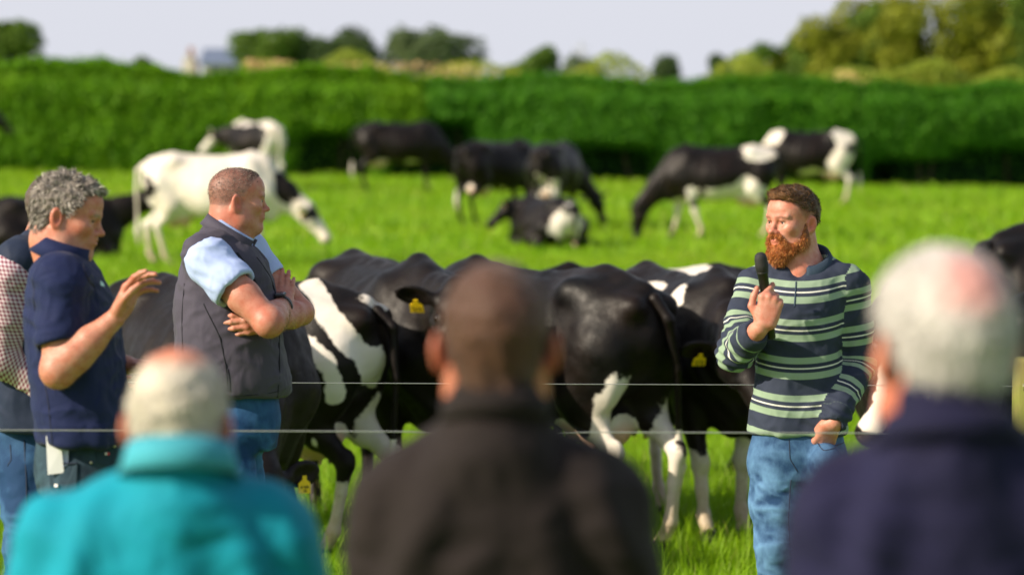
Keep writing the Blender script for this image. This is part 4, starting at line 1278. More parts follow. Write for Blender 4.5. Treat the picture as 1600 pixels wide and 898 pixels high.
    # yellow ear tags
    if tags:
        for s in (-1, 1):
            a = nrm(sd_ * s * 1.0 - f * .22 - u * .16); tn = nrm(f + u * earfwd); tn = nrm(tn - (tn @ a) * a)
            eb = L(.045, s * .085, -.045)
            hang = nrm(V(0, 0, -1) - (V(0, 0, -1) @ tn) * tn)
            c0 = eb + a * .115 + tn * .016
            side = nrm(np.cross(hang, tn))
            if side @ V(sd_) < 0: side = -side
            out = [(-.010, 0), (.010, 0), (.011, .018), (.031, .032), (.034, .078), (-.034, .078), (-.031, .032), (-.011, .018)]
            vv = []
            for th in (.0, .004):
                for x, z in out: vv.append((c0 + side * x + hang * z + tn * (th + .012)) * size)
            n = len(out)
            ff = [tuple(range(n)), tuple(range(n, 2 * n))[::-1]] + [(i, (i + 1) % n, n + (i + 1) % n, n + i) for i in range(n)]
            tg = mesh_obj('ear_tag', vv, ff, M_TAG, root, smooth=False)
            if number:
                # digits written on the tag face
                sgn = 1 if np.cross(side, -hang) @ tn < 0 else -1
                dv, df = [], []
                for row, (txt, zt, hh, ww) in enumerate(((number[:4], .045, .010, .0085), (number[4:], .060, .013, .0095))):
                    a_, b_ = digits(txt, -.5 * (len(txt) * 1.35 - .35) * ww, 0, ww, hh, .0026, 0)
                    k0 = len(dv)
                    for x, y_, z in a_: dv.append((c0 + side * x * sgn * -1 + hang * (zt + hh - z) + tn * .0175) * size)
                    df += [tuple(i + k0 for i in fc) for fc in b_]
                mesh_obj('number', dv, df, M_INK, tg, smooth=False)
    return root

def sphere(c, r, nu=12, nv=8):
    c = V(c); r = V(r) if not np.isscalar(r) else V(r, r, r)
    v = [c + r * V(0, 0, 1)]; f = []
    for j in range(1, nv):
        t = math.pi * j / nv
        for i in range(nu):
            a = 2 * math.pi * i / nu
            v.append(c + r * V(math.sin(t) * math.cos(a), math.sin(t) * math.sin(a), math.cos(t)))
    v.append(c - r * V(0, 0, 1)); n = len(v) - 1
    for i in range(nu):
        f.append((0, 1 + i, 1 + (i + 1) % nu))
        f.append((n, n - nu + (i + 1) % nu, n - nu + i))
    for j in range(nv - 2):
        for i in range(nu):
            a = 1 + j * nu + i; b = 1 + j * nu + (i + 1) % nu
            f.append((a, a + nu, b + nu, b))
    return v, f
# ------------------------------------------------------------------ the herd
def place(px, s, gz=None):
    d = FPX / s; x = (px - 800) / s
    z = float(ground_z(x, d)) if gz is None else gz
    return (x, d, z)
GA = 'cows close behind the fence'; GB = 'cows grazing far out in the field'
H1 = .0105
# near cows ------------------------------------------------
make_cow('black cow with a thin white flash on its flank, head lowered behind the gilet man', place(325, 344), R(-62), H1, 1.0, ('b', [([(-.30, -.19, 1.30), (-.22, -.27, 1.22)], .012, 1), ([(-.22, -.27, 1.22), (-.17, -.31, 1.15)], .026, 1), ([(-.17, -.31, 1.15), (-.12, -.33, 1.08)], .010, 1), ((.30, .05, .03, 0), (.05, .05, .05), 1), ((.38, .04, .0, 0), (.05, .05, .05), 1), ((1.0, 0, .3), (.01, .01, .01), 1), ((-.3, 0, .2), (.5, .5, .12), 1)]),
         poll=(1.05, -.20, .62), face=(.30, .0, -.95), hup=(1, .0, .30), number='372516', earfwd=2.5, seed=1, group=GA)
make_cow('black cow with broad white bands over its hip and flank, right of the gilet man', place(352, 322), R(155), H1, .96,
         ('b', [([(-.20, .33, 1.10), (-.45, .32, 1.13), (-.62, .28, 1.07), (-.72, .26, .98), (-.75, .25, .84)], .055, 1), ([(-.25, .33, 1.06), (-.40, .32, 1.06)], .06, 1),
                ([(-.50, .05, 1.37), (-.58, .12, 1.30), (-.72, .20, 1.20), (-.80, .20, 1.10), (-.86, .10, .98), (-.88, .02, .84), (-.86, -.08, .66)], .062, 1), ([(-.86, .06, 1.0), (-.86, -.10, .80), (-.84, -.16, .55)], .07, 1),
                ((-.82, -.05, 1.28), (.07, .1, .05), 1), ([(-.66, .26, .66), (-.68, .27, .56)], .022, 1), ([(-.62, .24, .60), (-.63, .2, .50)], .015, 1),
                ((-.75, .16, .16), (.25, .09, .26), 1), ((-.75, -.16, .35), (.25, .10, .45), 1), ((.5, 0, .22), (.3, .4, .2), 1)]),
         number='372514', seed=2, group=GA, steps=(-.12, .02, 0, .1), head='graze')
make_cow('black cow facing the camera behind the brown sweater man, yellow tag in its ear', place(605, 310), R(-69), H1, 1.02, ('b', []),
         poll=(1.04, -.0, 1.26), face=(.62, -.20, -.72), hup=(.72, 0, .65), number='37251017', seed=3, group=GA, earfwd=.15)
make_cow('large black cow in side view with a pale hind leg beside the brown sweater man', place(838, 315), R(131), H1, 1.0,
         ('b', [((-.72, .16, .42), (.16, .09, .62), 1), ((-.72, -.16, .30), (.2, .09, .45), 1), ((.5, 0, .22), (.3, .4, .25), 1)]), number='372515', seed=4, group=GA, steps=(-.10, .04, .1, 0), tail=[(-.86, 0, 1.24), (-.925, -.03, 1.14), (-.915, -.10, .9), (-.87, -.15, .62), (-.85, -.17, .42), (-.84, -.17, .26)], poll=(1.0, -.35, .95), face=(.3, -.6, -.75), hup=(.8, 0, .6))
make_cow('black cow with white shins and white shoulder patch beside the striped shirt man', place(1068, 308), R(-70), H1, .97,
         ('b', [((.42, -.20, 1.24), (.10, .12, .10), 1), ((-.05, -.22, 1.30), (.22, .12, .08), 1), ((.5, .0, .22), (.24, .4, .32), 1), ((.62, .04, .64), (.10, .10, .08), 1), ((-.7, 0, .25), (.3, .4, .28), 1)]),
         poll=(1.03, -.14, 1.10), face=(.55, .16, -.80), hup=(.8, 0, .6), number='37251512', seed=5, group=GA, steps=(.05, 0, .12, -.06))
make_cow('dark brown black cow whose back and white patch show above the side view cow', place(1000, 275), R(-165), H1 * 1.3, .90,
         ('b', [((-.30, .12, 1.30), (.20, .30, .12), 1), ((-.10, -.2, 1.25), (.1, .2, .2), 1)]), number='', seed=6, group=GA, head='graze')
make_cow('cow with a white blazed pink nosed face beside the striped shirt man\'s pocket hand', place(1452, 335), R(-100), H1, 1.0,
         ('b', [((.44, 0, 1.40), (.24, .30, .10), 1), ((.47, .22, 1.2), (.10, .12, .2), 1), ((.5, 0, .25), (.3, .4, .40), 1), ((.18, 0, .03, 0), (.06, .06, .06), 1), ((.30, 0, .02, 0), (.045, .045, .045), 1), ((.42, 0, 0, 0), (.07, .07, .07), 1), ((.36, 0, .02, 0), (.05, .05, .05), 1), ((.24, 0, .03, 0), (.045, .045, .045), 1), ((.10, 0, .03, 0), (.05, .05, .05), 1)]),
         poll=(1.02, -.03, 1.13), face=(.55, -.30, -.78), hup=(.8, 0, .6), number='372519', seed=7, group=GA)
make_cow('glossy black cow close behind the right edge fence post', place(1795, 333), R(30), H1 * 1.2, .98, ('b', [((-.3, .3, 1.1), (.1, .1, .1), -1)]), seed=8, group=GA, head='graze')
make_cow('black cow standing farther out above the fence post at the right edge', place(1738, 258), R(28), .016, 1.05, ('b', [((.9, 0, .9), (.12, .2, .16), 1), ((.5, 0, .3), (.3, .4, .3), 1)]),
         poll=(1.12, .0, 1.50), face=(.75, .2, -.62), hup=(.7, 0, .72), seed=9, group=GA)
# far cows -------------------------------------------------
H2 = .022
make_cow('black cow lying down behind the grey haired man, muzzle pointing right', place(84, 122), R(8), H2, 1.05, ('b', []), lying=True, poll=(1.10, 0, .80), face=(.93, 0, -.30), hup=(.3, 0, 1), seed=10, group=GB, tags=False)
make_cow('white grazing cow with black patches on its neck and eye', place(335, 125), R(-6), .018, 1.03,
         ('w', [((-.76, -.20, .98), (.07, .16, .16), -1), ((.92, -.12, .98), (.16, .2, .20), -1), ((.10, -.09, -.04, 0), (.11, .11, .11), -1), ((.20, .09, -.04, 0), (.09, .09, .09), -1), ((-.92, 0, 1.0), (.06, .1, .2), -1), ((.16, 0, .0, 0), (.05, .05, .05), 1)]),
         poll=(1.16, 0, .74), face=(.62, -.1, -.80), hup=(.75, 0, .6), seed=11, group=GB, steps=(.12, -.12, .1, -.1))
make_cow('black and white cow standing by the hedge behind the white cow', place(398, 75), R(126), H2, 1.03,
         ('w', [((.10, .2, 1.02), (.66, .6, .36), -1), ((.72, .1, .9), (.25, .3, .2), -1), ((.80, .1, 1.1), (.38, .3, .26), -1), ((.10, .0, -.04, 0), (.10, .10, .10), -1), ((.15, .1, 1.38), (.3, .14, .12), 1), ((-.38, .26, 1.02), (.40, .40, .34), -1)]),
         poll=(1.12, .25, 1.12), face=(.35, .6, -.75), hup=(.7, 0, .7), seed=12, group=GB)
make_cow('black cow with a pale udder grazing close to the hedge, left of centre', place(625, 76), R(6), H2, 1.04, ('b', [((.25, 0, .56), (.22, .3, .08), 1), ((-.98, 0, .55), (.08, .1, .25), 1)]), head='graze', seed=13, group=GB, tags=False)
make_cow('black cow in the middle field with its rump to the left', place(780, 97), R(45), H2, 1.0, ('b', [((-.3, 0, .55), (.25, .3, .06), 1)]), head='graze', seed=14, group=GB, tags=False)
make_cow('black cow seen from behind with white inner thighs, grazing to the right', place(868, 100), R(74), H2, 1.0, ('b', [((-.80, .0, .72), (.12, .10, .22), 1), ((-.75, -.20, .55), (.12, .08, .3), 1), ((-.8, .12, .5), (.1, .1, .12), 1)]), poll=(1.15, -.35, .55), face=(.3, -.25, -.9), hup=(.9, -.2, .3), seed=15, group=GB, tags=False)
make_cow('black cow lying in the grass with its tagged ear to the left', place(852, 112), R(118), .018, .90, ('b', [((-.80, .1, .35), (.14, .3, .3), 1)]), lying=True, poll=(.66, .30, .66), face=(.35, .6, -.65), hup=(.5, 0, .8), seed=16, group=GB)
make_cow('brown black grazing cow with white belly and white front legs, facing left', place(1122, 106), R(176), .018, 1.0,
         ('b', [((-.62, .1, 1.30), (.30, .3, .16), 1), ((-.20, .1, .60), (.48, .40, .18), 1), ((-.45, .2, .72), (.26, .2, .22), 1), ((.38, .1, .66), (.10, .3, .16), 1), ((.5, 0, .22), (.4, .4, .36), 1), ((-.7, 0, .2), (.3, .4, .3), 1)]), head='graze', seed=17, group=GB, steps=(0, 0, .16, -.28), tags=False)
make_cow('black cow with white rump and white hind legs, standing right of the brown black one', place(1262, 80), R(172), H2, 1.06,
         ('b', [((-.66, .0, 1.25), (.24, .4, .20), 1), ((-.62, .05, .80), (.26, .4, .30), 1), ((-.75, 0, .35), (.3, .4, .42), 1), ((.62, 0, 1.25), (.24, .3, .18), 1), ((-.2, .1, .58), (.4, .4, .09), 1)]), head='graze', seed=18, group=GB, tags=False)
make_cow('black and white cow half out of the frame at the left edge', place(-100, 74), R(10), H2, 1.1, ('b', [((.45, 0, 1.2), (.12, .3, .3), 1)]), poll=(1.15, 0, 1.30), face=(.72, 0, -.70), hup=(.7, 0, .7), seed=19, group=GB, tags=False)
# ------------------------------------------------------------------ the people
def cutend(F, p, d, r):
    p = V(p); d = nrm(d); Rb = 2.0 * r
    F.add(lambda q: np.maximum(-((q - p) @ d), np.sqrt(((q - p - d * Rb * .5) ** 2).sum(1)) - Rb), p, Rb * 1.6, 's', .004)
def sleeve_end(F, a, b, r, depth=.03):
    """opens a sleeve that runs a->b at b"""
    a, b = V(a), V(b); d = nrm(b - a)
    cutend(F, b, d, r)
    F.rc(b + d * .03, b - d * depth, r - .010, r - .014, .006, 's')

def finish_cloth(name, F, h, mat, parent, seed, amp=.006, extra=None, attrs=None, sm=3):
    v, q = F.mesh(h, smooth=sm)
    nn = vnormals(v, q)
    v = folds(v, nn, amp, seed, (1, 1, .55), 5.0)
    v = folds(v, nn, amp * .55, seed + 7, (.8, .8, 1.5), 11.0)
    v = folds(v, nn, amp * .25, seed + 9, (1, 1, .8), 24.0)
    if extra: v = extra(v, nn)
    F.bvh = BVHTree.FromPolygons(v.tolist(), q.tolist())
    at_ = attrs(v) if attrs else None
    if at_ and 'side' in at_:
        sd_ = at_.pop('side'); alt = at_.pop('alt')
        v, q, src, fl = split_mesh(v, q, sd_)
        at_ = {k: np.where(fl, alt[k][src], x[src]) for k, x in at_.items()}
    return mesh_obj(name, v, q, mat, parent, at_), v, q

# ---- striped rugby shirt man
M_STR = newmat('striped_cotton', (.03, .04, .08), .85, .25)
g = NT(M_STR)
st = g.attr('stripe'); per = .1268
ph = g.math('FLOORED_MODULO', st, per)
def band(a, b): return g.math('MULTIPLY', g.mapr(ph, a - .0006, a + .0006), g.mapr(ph, b - .0006, b + .0006, 1, 0))
gr = g.math('MAXIMUM', band(.006, .0275), band(.057, .0795)); wh = band(.0405, .0452)
pl = g.math('SUBTRACT', 1.0, g.attr('plain'))
o_ = g.obj(); nz = g.noise(o_, 6, 3)
c = g.mix(g.mapr(nz, .3, .7), (.022, .030, .055), (.034, .044, .074))
c = g.mix(g.math('MULTIPLY', gr, pl), c, (.25, .345, .25))
c = g.mix(g.math('MULTIPLY', wh, pl), c, (.66, .68, .62))
g.base(c)
g.bump(g.math('ADD', g.math('MULTIPLY', g.noise(o_, 800, 2), .3), g.noise(g.mapping(o_, (1, 1, .5)), 26, 3)), .22, .01)

def split_mesh(v, q, side):
    """cuts a mesh along faces where a per-vertex flag changes; returns v, q and the source index and flag of each vertex"""
    fs = side[q].sum(1) >= 2
    n = len(v); q2 = q + np.where(fs, n, 0)[:, None]
    used, inv = np.unique(q2, return_inverse=True)
    return v[used % n], inv.reshape(q.shape), used % n, used >= n

mRh = lambda a, b: V(a) * .35 + V(b) * .65
def man_striped():
    B = Body('bearded man in a navy and green striped rugby shirt holding a microphone', 1245, 465); J = B.J; rt = B.root
    skin = skin_material('skin_fair', (.60, .315, .235), .7)
    F = Field(); S = .93
    C = J(1239, 346, 0); L, Rm = head_ops(F, C, (-.74, -.67, -.0), (.02, .02, 1), S)
    nb = J(1259, 425, .03)
    F.chain([(L(-.030, 0, -.085), .056), (nb, .062), (J(1256, 470, .03), .085)], k=.04)
    F.rc(L(.02, 0, -.10), J(1250, 425, -.01), .04, .05, .03)
    sR, eR, wR = J(1180, 448, .02), J(1150, 550, -.05), J(1188, 512, -.25)
    sL, eL, wL = J(1324, 452, .02), J(1340, 568, .06), J(1303, 660, -.13)
    F.chain([(J(1256, 470, .03), .10), (sR, .045)], k=.03); F.chain([(J(1256, 470, .03), .10), (sL, .045)], k=.03)
    arm(F, sR, eR, wR); arm(F, sL, eL, wL)
    # right hand round the microphone, back of the hand to the camera, index finger pointing up
    hw = wR + V(.016, -.012, .004)
    hand(F, hw, (.22, .02, 1), (.1, 1, .05), (-1, 0, .1),
         [(.50, .55, .35), (1.15, 1.25, .9), (1.25, 1.3, .9), (1.3, 1.3, .9)], (-.62, -.45, -.35, -.35),
         ((.62, .62, .15), (.98, -.02, .12), (.97, -.2, .12)), 1.06)
    hand(F, wL + V(-.006, -.006, .0), (-.30, .55, -.85), (.1, 1, .1), (-1, -.2, .2), (.15, .15, .1), (.05, .0, -.03, -.06), ((.95, .25, .4), (.98, .1, .2), (1, .0, .1)))
    v, q = F.mesh(.0028, smooth=1)
    at_ = skin_attrs(v, C, Rm, S, (.10, .045, .020), 0, .85, .25, brow=1.0, bcol=(.42, .11, .02))
    mesh_obj('body', v, q, skin, rt, at_)
    for s in (-1, 1):
        e, f_ = sphere(L(.0765, s * .032, -.003), .0128 * S, 14, 10)
        eo = mesh_obj('eye', e, f_, M_EYEW, rt)
        d = nrm(Rm[:, 0] + V(-.10, 0, .0))
        e, f_ = sphere(L(.0765, s * .032, -.003) + d * .0098 * S, .0052 * S, 10, 6); mesh_obj('iris', e, f_, M_IRIS, eo)
    # hair: short sides, textured brown top with a ginger front
    hl = ([-.14, -.09, -.05, -.02, .02, .045, .060, .082, .11], [-.02, -.012, .010, .030, .044, .060, .070, .079, .088])
    hv, hq = hair_cap(C, Rm, S, .012, hl, .0042, [((.050, 0, .100), (.044, .050, .020)), ((.070, 0, .094), (.024, .044, .016)), ((.005, 0, .104), (.05, .05, .016))], .006, lat=.22, bk=.45)
    mesh_obj('hair', hv, hq, M_HAIR, rt, {'hcol': np.tile(V(.085, .045, .022), (len(hv), 1)) + np.clip((((hv - C) @ Rm)[:, :1]) / .09, 0, 1) * V(.14, .06, .015)})
    f, sd, u = Rm.T
    def flow(p): 
        a = ((p - C) @ Rm)[:, 0]
        return np.outer(np.ones(len(p)), f * .8 + sd * .2) + np.outer(np.clip(a / .08, -1, 1), u * .5)
    rtx = rt.children[-1]
    strands('hair_strands', hv, hq, rtx, M_HAIR, 9000, .015, .0007, [(.08, .04, .018), (.13, .065, .028), (.22, .11, .045), (.34, .17, .06)], flow, .4, 2, curl=.6)
    # beard
    G = Field()
    LL = L
    G.rc(LL(.005, -.05, -.078), LL(.064, -.018, -.108), .026 * S, .027 * S, .02); G.rc(LL(.005, .05, -.078), LL(.064, .018, -.108), .026 * S, .027 * S, .02)
    G.ell(LL(.074, 0, -.112), V(.034, .036, .030) * S, .03, rot=Rm)
    G.rc(LL(.070, 0, -.115), LL(.070, 0, -.136), .028 * S, .018 * S, .03)
    for s in (-1, 1):
        G.chain([(LL(.006, s * .066, -.010), .009 * S), (LL(.008, s * .060, -.045), .016 * S), (LL(.016, s * .052, -.075), .022 * S), (LL(.045, s * .040, -.092), .024 * S)], k=.02)
        G.chain([(LL(.103, s * .004, -.0475), .0065 * S), (LL(.092, s * .024, -.054), .008 * S), (LL(.078, s * .034, -.078), .014 * S)], k=.012)
    G.ell(LL(.108, 0, -.0645), V(.022, .022, .010) * S, .006, 's', rot=Rm)
    bv, bq = G.mesh(.0036)
    bn = vnormals(bv, bq); bv = bv + bn * (.004 * fbm(bv * 70, 9, 2))[:, None]
    H = ((bv - C) @ Rm)
    mixb = np.clip((H[:, 0] - .0) / .06, 0, 1)[:, None]
    mesh_obj('beard', bv, bq, M_HAIR, rt, {'hcol': V(.12, .040, .012) * (1 - mixb) + V(.36, .095, .012) * mixb})
    strands('beard_strands', bv, bq, rt.children[-1], M_HAIR, 10000, .013, .0006, [(.42, .12, .02), (.55, .19, .035), (.25, .07, .015), (.66, .30, .08)], lambda p: np.tile(V(0, -.05, -1.), (len(p), 1)) + .4 * f, .45, 3, curl=.4)
    # shirt
    T = Field()
    B.torso(T, [(428, 1196, 1312, .75, .02), (450, 1184, 1322, .88, .01), (490, 1180, 1320), (540, 1184, 1316, .98), (600, 1180, 1316, .98), (645, 1173, 1322, 1.02), (679, 1168, 1327, 1.04)], .132, cap=.018)
    T.chain([(J(1257, 424, .03), .072), (J(1192, 446, .02), .062)], k=.05); T.chain([(J(1263, 420, .03), .072), (J(1318, 446, .02), .066)], k=.05)
    A = Field()
    cR = wR + nrm(eR - wR) * .035; cL = wL - nrm(eL - wL) * .012
    A.chain([(sR, .070), (sR * .5 + eR * .5, .064), (eR, .060)], k=.02); A.chain([(eR, .060), (cR * .75 + eR * .25, .046), (cR, .042)], k=.02)
    A.chain([(sL, .074), (sL * .5 + eL * .5, .066), (eL, .062)], k=.02); A.chain([(eL, .060), (cL * .7 + eL * .3, .050), (cL, .040)], k=.02)
    W = Field(); W.ops = list(A.ops)
    sleeve_end(W, eR, cR, .042); sleeve_end(W, eL, cL, .040)
    W.ops += [(fn, c, r, op, max(k, .028)) for fn, c, r, op, k in T.ops]
    # open neck
    W.ell(J(1247, 416, -.10), (.034, .07, .045), .01, 's')
    W.rc(J(1259, 425, .02), J(1256, 370, .0), .062, .075, .008, 's')
    def ex(v, nn):
        # drag folds: inner elbow and waist
        m = np.exp(-(((v - V(eR)) ** 2).sum(1) / .09 ** 2)); v = v + nn * (.006 * m * np.sin(((v - V(eR)) @ nrm(V(.3, -.4, 1))) * 210))[:, None]
        m = np.exp(-(((v - V(cL)) ** 2).sum(1) / .10 ** 2)); v = v + nn * (.005 * m * np.sin(((v - V(cL)) @ nrm(V(.5, 0, 1))) * 190))[:, None]
        return v
    def at2(v):
        dA = A.ev(v); dT = T.ev(v)
        pR, bR = arm_param(v, [sR, eR, cR]); pL, bL = arm_param(v, [sL, eL, cL])
        isR = bR < bL
        arm_ = dA < dT + .004
        z0 = J(1245, 437)[2]
        stv = z0 + .006 - v[:, 2] + .02 * np.clip(v[:, 0] / .15, -1, 1) ** 2
        z = np.where(isR, pR + .010, pL + .016)
        LR = np.linalg.norm(sR - eR) + np.linalg.norm(eR - cR); LLn = np.linalg.norm(sL - eL) + np.linalg.norm(eL - cL)
        plain = np.clip((np.where(isR, pR - LR + .05, pL - LLn + .06)) / .002, 0, 1)
        return {'stripe': stv, 'plain': stv * 0, 'side': arm_.astype(int), 'alt': {'stripe': z, 'plain': plain}}
    sh, sv, sq = finish_cloth('shirt', W, .0048, M_STR, rt, 31, .010, ex, at2)
    navy = cloth_material('navy_twill', (.030, .052, .085), .8)
    collar('collar', J(1257, 409, .010), (.0, -.34, 1), (-.45, -.9, 0), .078, .084, .034, .048, navy, sh, gap=.50, flare=.032, drop=.025, point=.03)
    seam('placket', W, [(J(1241, 430)[0], J(0, 438)[2]), (J(1237, 470)[0], J(0, 476)[2])], .0028, navy, sh)
    # jeans
    jm = denim_material('faded_blue_denim', (.010, .042, .12), (.12, .26, .46))
    hip = J(1246, 705, .02)
    LF = legs(rt, hip, .158, .118, [V(J(1222, 900)[0], .03, 0), V(J(1296, 900)[0], .04, 0)], [J(1213, 850, -.02), J(1283, 850, -.0)], jm, hip[2] + .09, extra=lambda Q: Q.ell(J(1291, 722, -.10), (.058, .075, .066), .02), seed=5, r=(.090, .064, .052), fwd=(-.4, -1, 0))
    jt = rt.children[-5] if False else [c for c in rt.children if c.name.startswith('trousers')][0]
    seam('pocket_seam', LF, [(J(1318, 0)[0], J(0, 690)[2]), (J(1280, 0)[0], J(0, 697)[2]), (J(1272, 0)[0], J(0, 684)[2])], .002, M_SEAM, jt)
    seam('fly_seam', LF, [(J(1230, 0)[0], J(0, 682)[2]), (J(1231, 0)[0], J(0, 712)[2]), (J(1243, 0)[0], J(0, 732)[2])], .0018, M_SEAM, jt)
    seam('leg_seam', LF, [(J(1233, 0)[0], J(0, 745)[2]), (J(1229, 0)[0], J(0, 800)[2]), (J(1231, 0)[0], J(0, 850)[2]), (J(1237, 0)[0], J(0, 895)[2])], .0018, M_SEAM, jt)
    # microphone, a thing of its own
    a = B.o + J(1198.5, 478, -.222); b = B.o + J(1187.5, 395, -.262)
    mic = thing('microphone', 'black handheld microphone held in front of the striped rugby shirt', 'microphone', a)
    bl = newmat('black_plastic', (.008, .008, .009), .42); gr_ = newmat('mesh_grille', (.012, .012, .013), .6); G_ = NT(gr_)
    G_.bump(G_.noise(G_.obj(), 700, 1), .8, .002)
    dd = b - a; Lm = np.linalg.norm(dd); a0 = V(0, 0, 0) - dd * .62; b0 = dd
    lathe_obj('handle', [(0, .012), (.02, .0155), (.55, .0158), (.86, .0175), (.87, .0195), (.895, .0200), (.90, .0178), (.93, .0178)], bl, mic, a0, b0 * .80)
    mo = lathe_obj('grille', [(0, .015), (.08, .0200), (.30, .0218), (.36, .0225), (.42, .0218), (.72, .0212), (.90, .0180), (1, .0100)], gr_, mic, b0 * .62, b0 * 1.0)
    return B

M_IRIS = newmat('iris', (.015, .02, .025), .1, .8)
M_SEAM = newmat('dark_stitching', (.012, .022, .05), .8)

def man_vest():
    B = Body('man in a grey softshell gilet and pale blue shirt with folded arms', 360, 465); J = B.J; rt = B.root
    skin = skin_material('skin_ruddy', (.56, .29, .215), .9)
    F = Field(); S = .90
    C = J(371, 312, 0); L, Rm = head_ops(F, C, (.975, .20, -.03), (.04, 0, 1), S, 1.1)
    nb = J(350, 382, .0)
    F.chain([(L(-.035, 0, -.07), .060), (nb, .062), (J(350, 440, 0), .08)], k=.05)
    F.rc(L(.02, 0, -.10), J(368, 372, 0), .040, .05, .03)
    sR, eR, wR = J(322, 404, -.16), J(420, 503, -.26), J(440, 478, -.02)
    sL, eL, wL = J(378, 392, .16), J(469, 487, .11), J(424, 503, -.15)
    for s_ in (sR, sL): F.chain([(J(345, 440, 0), .085), (s_, .05)], k=.03)
    arm(F, sR, eR, wR, (.058, .055, .046, .032), .02); arm(F, sL, eL, wL, (.058, .052, .045, .032), .012)
    F.rc(eR, eR * .5 + wR * .5, .047, .042, .02)
    hand(F, wR + V(.0, .008, .004), (.02, 1.1, .62), (.45, .6, -.7), (-1, .1, .1), (-.35, .15, .15), (.03, .0, -.03, -.06), ((.7, .6, .1), (.9, .2, .2), (1, 0, .2)), .98, )
    hand(F, wL, (-.98, -.30, -.06), (.1, 1, 0), (0, .1, 1), (.25, .35, .3), (.04, .0, -.04, -.1), ((.8, .6, .2), (.9, .3, .3), (1, 0, .2)), .98)
    v, q = F.mesh(.0029, smooth=1)
    hl = ([-.14, -.085, -.045, -.015, .014, .034, .048, .066, .10], [-.06, -.055, -.035, .010, .012, .040, .062, .082, .10])
    at_ = skin_attrs(v, C, Rm, S, (.105, .080, .068), .25, .92, .5, hl=hl, brow=.95, bcol=(.30, .17, .12))
    mesh_obj('body', v, q, skin, rt, at_)
    arm_hair(v, q, [mRh(sR, eR), eR, wR], rt, [(.20, .10, .05), (.30, .17, .09)]); arm_hair(v, q, [mRh(sL, eL), eL, wL], rt, [(.20, .10, .05), (.30, .17, .09)], 1800)
    for s in (-1, 1):
        e, f_ = sphere(L(.0765, s * .032, -.003), .0128 * S, 14, 10); eo = mesh_obj('eye', e, f_, M_EYEW, rt)
        e, f_ = sphere(L(.0765, s * .032, -.003) + Rm[:, 0] * .0098 * S, .0052 * S, 10, 6); mesh_obj('iris', e, f_, M_IRIS, eo)
    hv, hq = hair_cap(C, Rm, S, .0015, hl, .0045)
    f, sd, u = Rm.T
    def dens(p):
        a, b, c = ((p - C) @ Rm / S).T
        return .25 + .75 * np.clip((a + .01) / .05, 0, 1) * np.clip((c - .05) / .04, 0, 1)
    strands('hair', hv, hq, rt, M_HAIR, 20000, .0055, .00055, [(.10, .07, .055), (.17, .13, .105), (.05, .035, .03), (.26, .21, .18)], lambda p: np.tile(f * .6 + V(0, 0, -.3), (len(p), 1)), .6, 4, dens)
    # shirt
    blue = cloth_material('pale_blue_cotton', (.40, .51, .82), .8, .06)
    W = Field(); mR = sR + (eR - sR) * .38; mL = sL + (eL - sL) * .42
    W.chain([(sR + V(.012, 0, -.012), .070), (mR, .074), (mR + nrm(eR - sR) * .03, .076)], k=.03); W.chain([(sL, .076), (mL, .064)], k=.03)
    sleeve_end(W, sR, mR + nrm(eR - sR) * .03, .074, .05); sleeve_end(W, sL, mL + nrm(eL - sL) * .02, .066, .04)
    B.torso(W, [(385, 318, 398, .55), (405, 300, 412, .8), (450, 286, 420), (520, 284, 424), (600, 290, 430)], .155, k=.03)
    W.rc(J(346, 396), sR, .060, .068, .05); W.rc(J(352, 394), sL, .060, .070, .05)
    def ex(v, nn):
        m = np.exp(-(((v - V(mR) + V(.03, 0, -.03)) ** 2).sum(1) / .08 ** 2))
        return v + nn * (.004 * m * np.sin(((v - V(sR)) @ nrm(V(.5, 0, 1))) * 150 + 2 * vnoise(v * 9, 4)))[:, None]
    sh, sv, sq = finish_cloth('shirt', W, .005, blue, rt, 41, .009, ex)
    collar2('collar', B, (322, 352), (386, 392), .070, .045, .046, blue, sh, gap=.35, flare=.014, point=.03)
    # gilet
    gm = cloth_material('grey_softshell', (.060, .055, .082), .75, .08, 600, .3)
    dk = cloth_material('dark_lining', (.016, .017, .024), .8)
    G = Field()
    B.torso(G, [(372, 318, 384, .50), (384, 302, 398, .72), (400, 290, 412, .85), (430, 279, 424, .92), (470, 273, 432, .95), (520, 272, 441, 1), (560, 273, 449, 1.03), (600, 275, 455, 1.03), (618, 279, 453, 1.0)], .185, cap=.02, k=.02)
    G.rc(J(345, 384), J(318, 398, -.14), .070, .078, .04); G.rc(J(350, 382), J(372, 400, .13), .066, .066, .04)
    G.rc(J(352, 383, 0), J(384, 345, 0), .070, .085, .01, 's')
    # the open chest shows the shirt
    G.rc(J(402, 366, -.03), J(411, 402, -.02), .038, .010, .01, 's')
    # armholes
    G.chain([(sR + V(.028, -.10, -.012), .084), (mR + V(-.02, -.10, -.02), .085)], k=.008, op='s')
    G.chain([(sL + V(.03, .10, .03), .095), (mL + V(0, .12, -.02), .08)], k=.012, op='s')
    vo, gv, gq = finish_cloth('gilet', G, .005, gm, rt, 53, .009, None)
    collar2('gilet_collar', B, (312, 360), (398, 410), .086, .062, .04, gm, vo, gap=.75, flare=.012, point=.04, th=.005)
    X = lambda *p: [(J(a, 0)[0], J(0, b)[2]) for a, b in p]
    seam('side_seam', G, X((293, 440), (289, 490), (291, 560), (291, 612)), .0022, dk, vo)
    seam('front_seam', G, X((324, 470), (350, 520), (360, 570), (363, 616)), .0022, dk, vo)
    seam('zip', G, X((404, 400), (424, 430), (434, 470), (438, 540), (440, 580), (436, 617)), .0035, dk, vo)
    seam('lapel', G, X((375, 392), (388, 410), (400, 432), (409, 452)), .006, dk, vo)
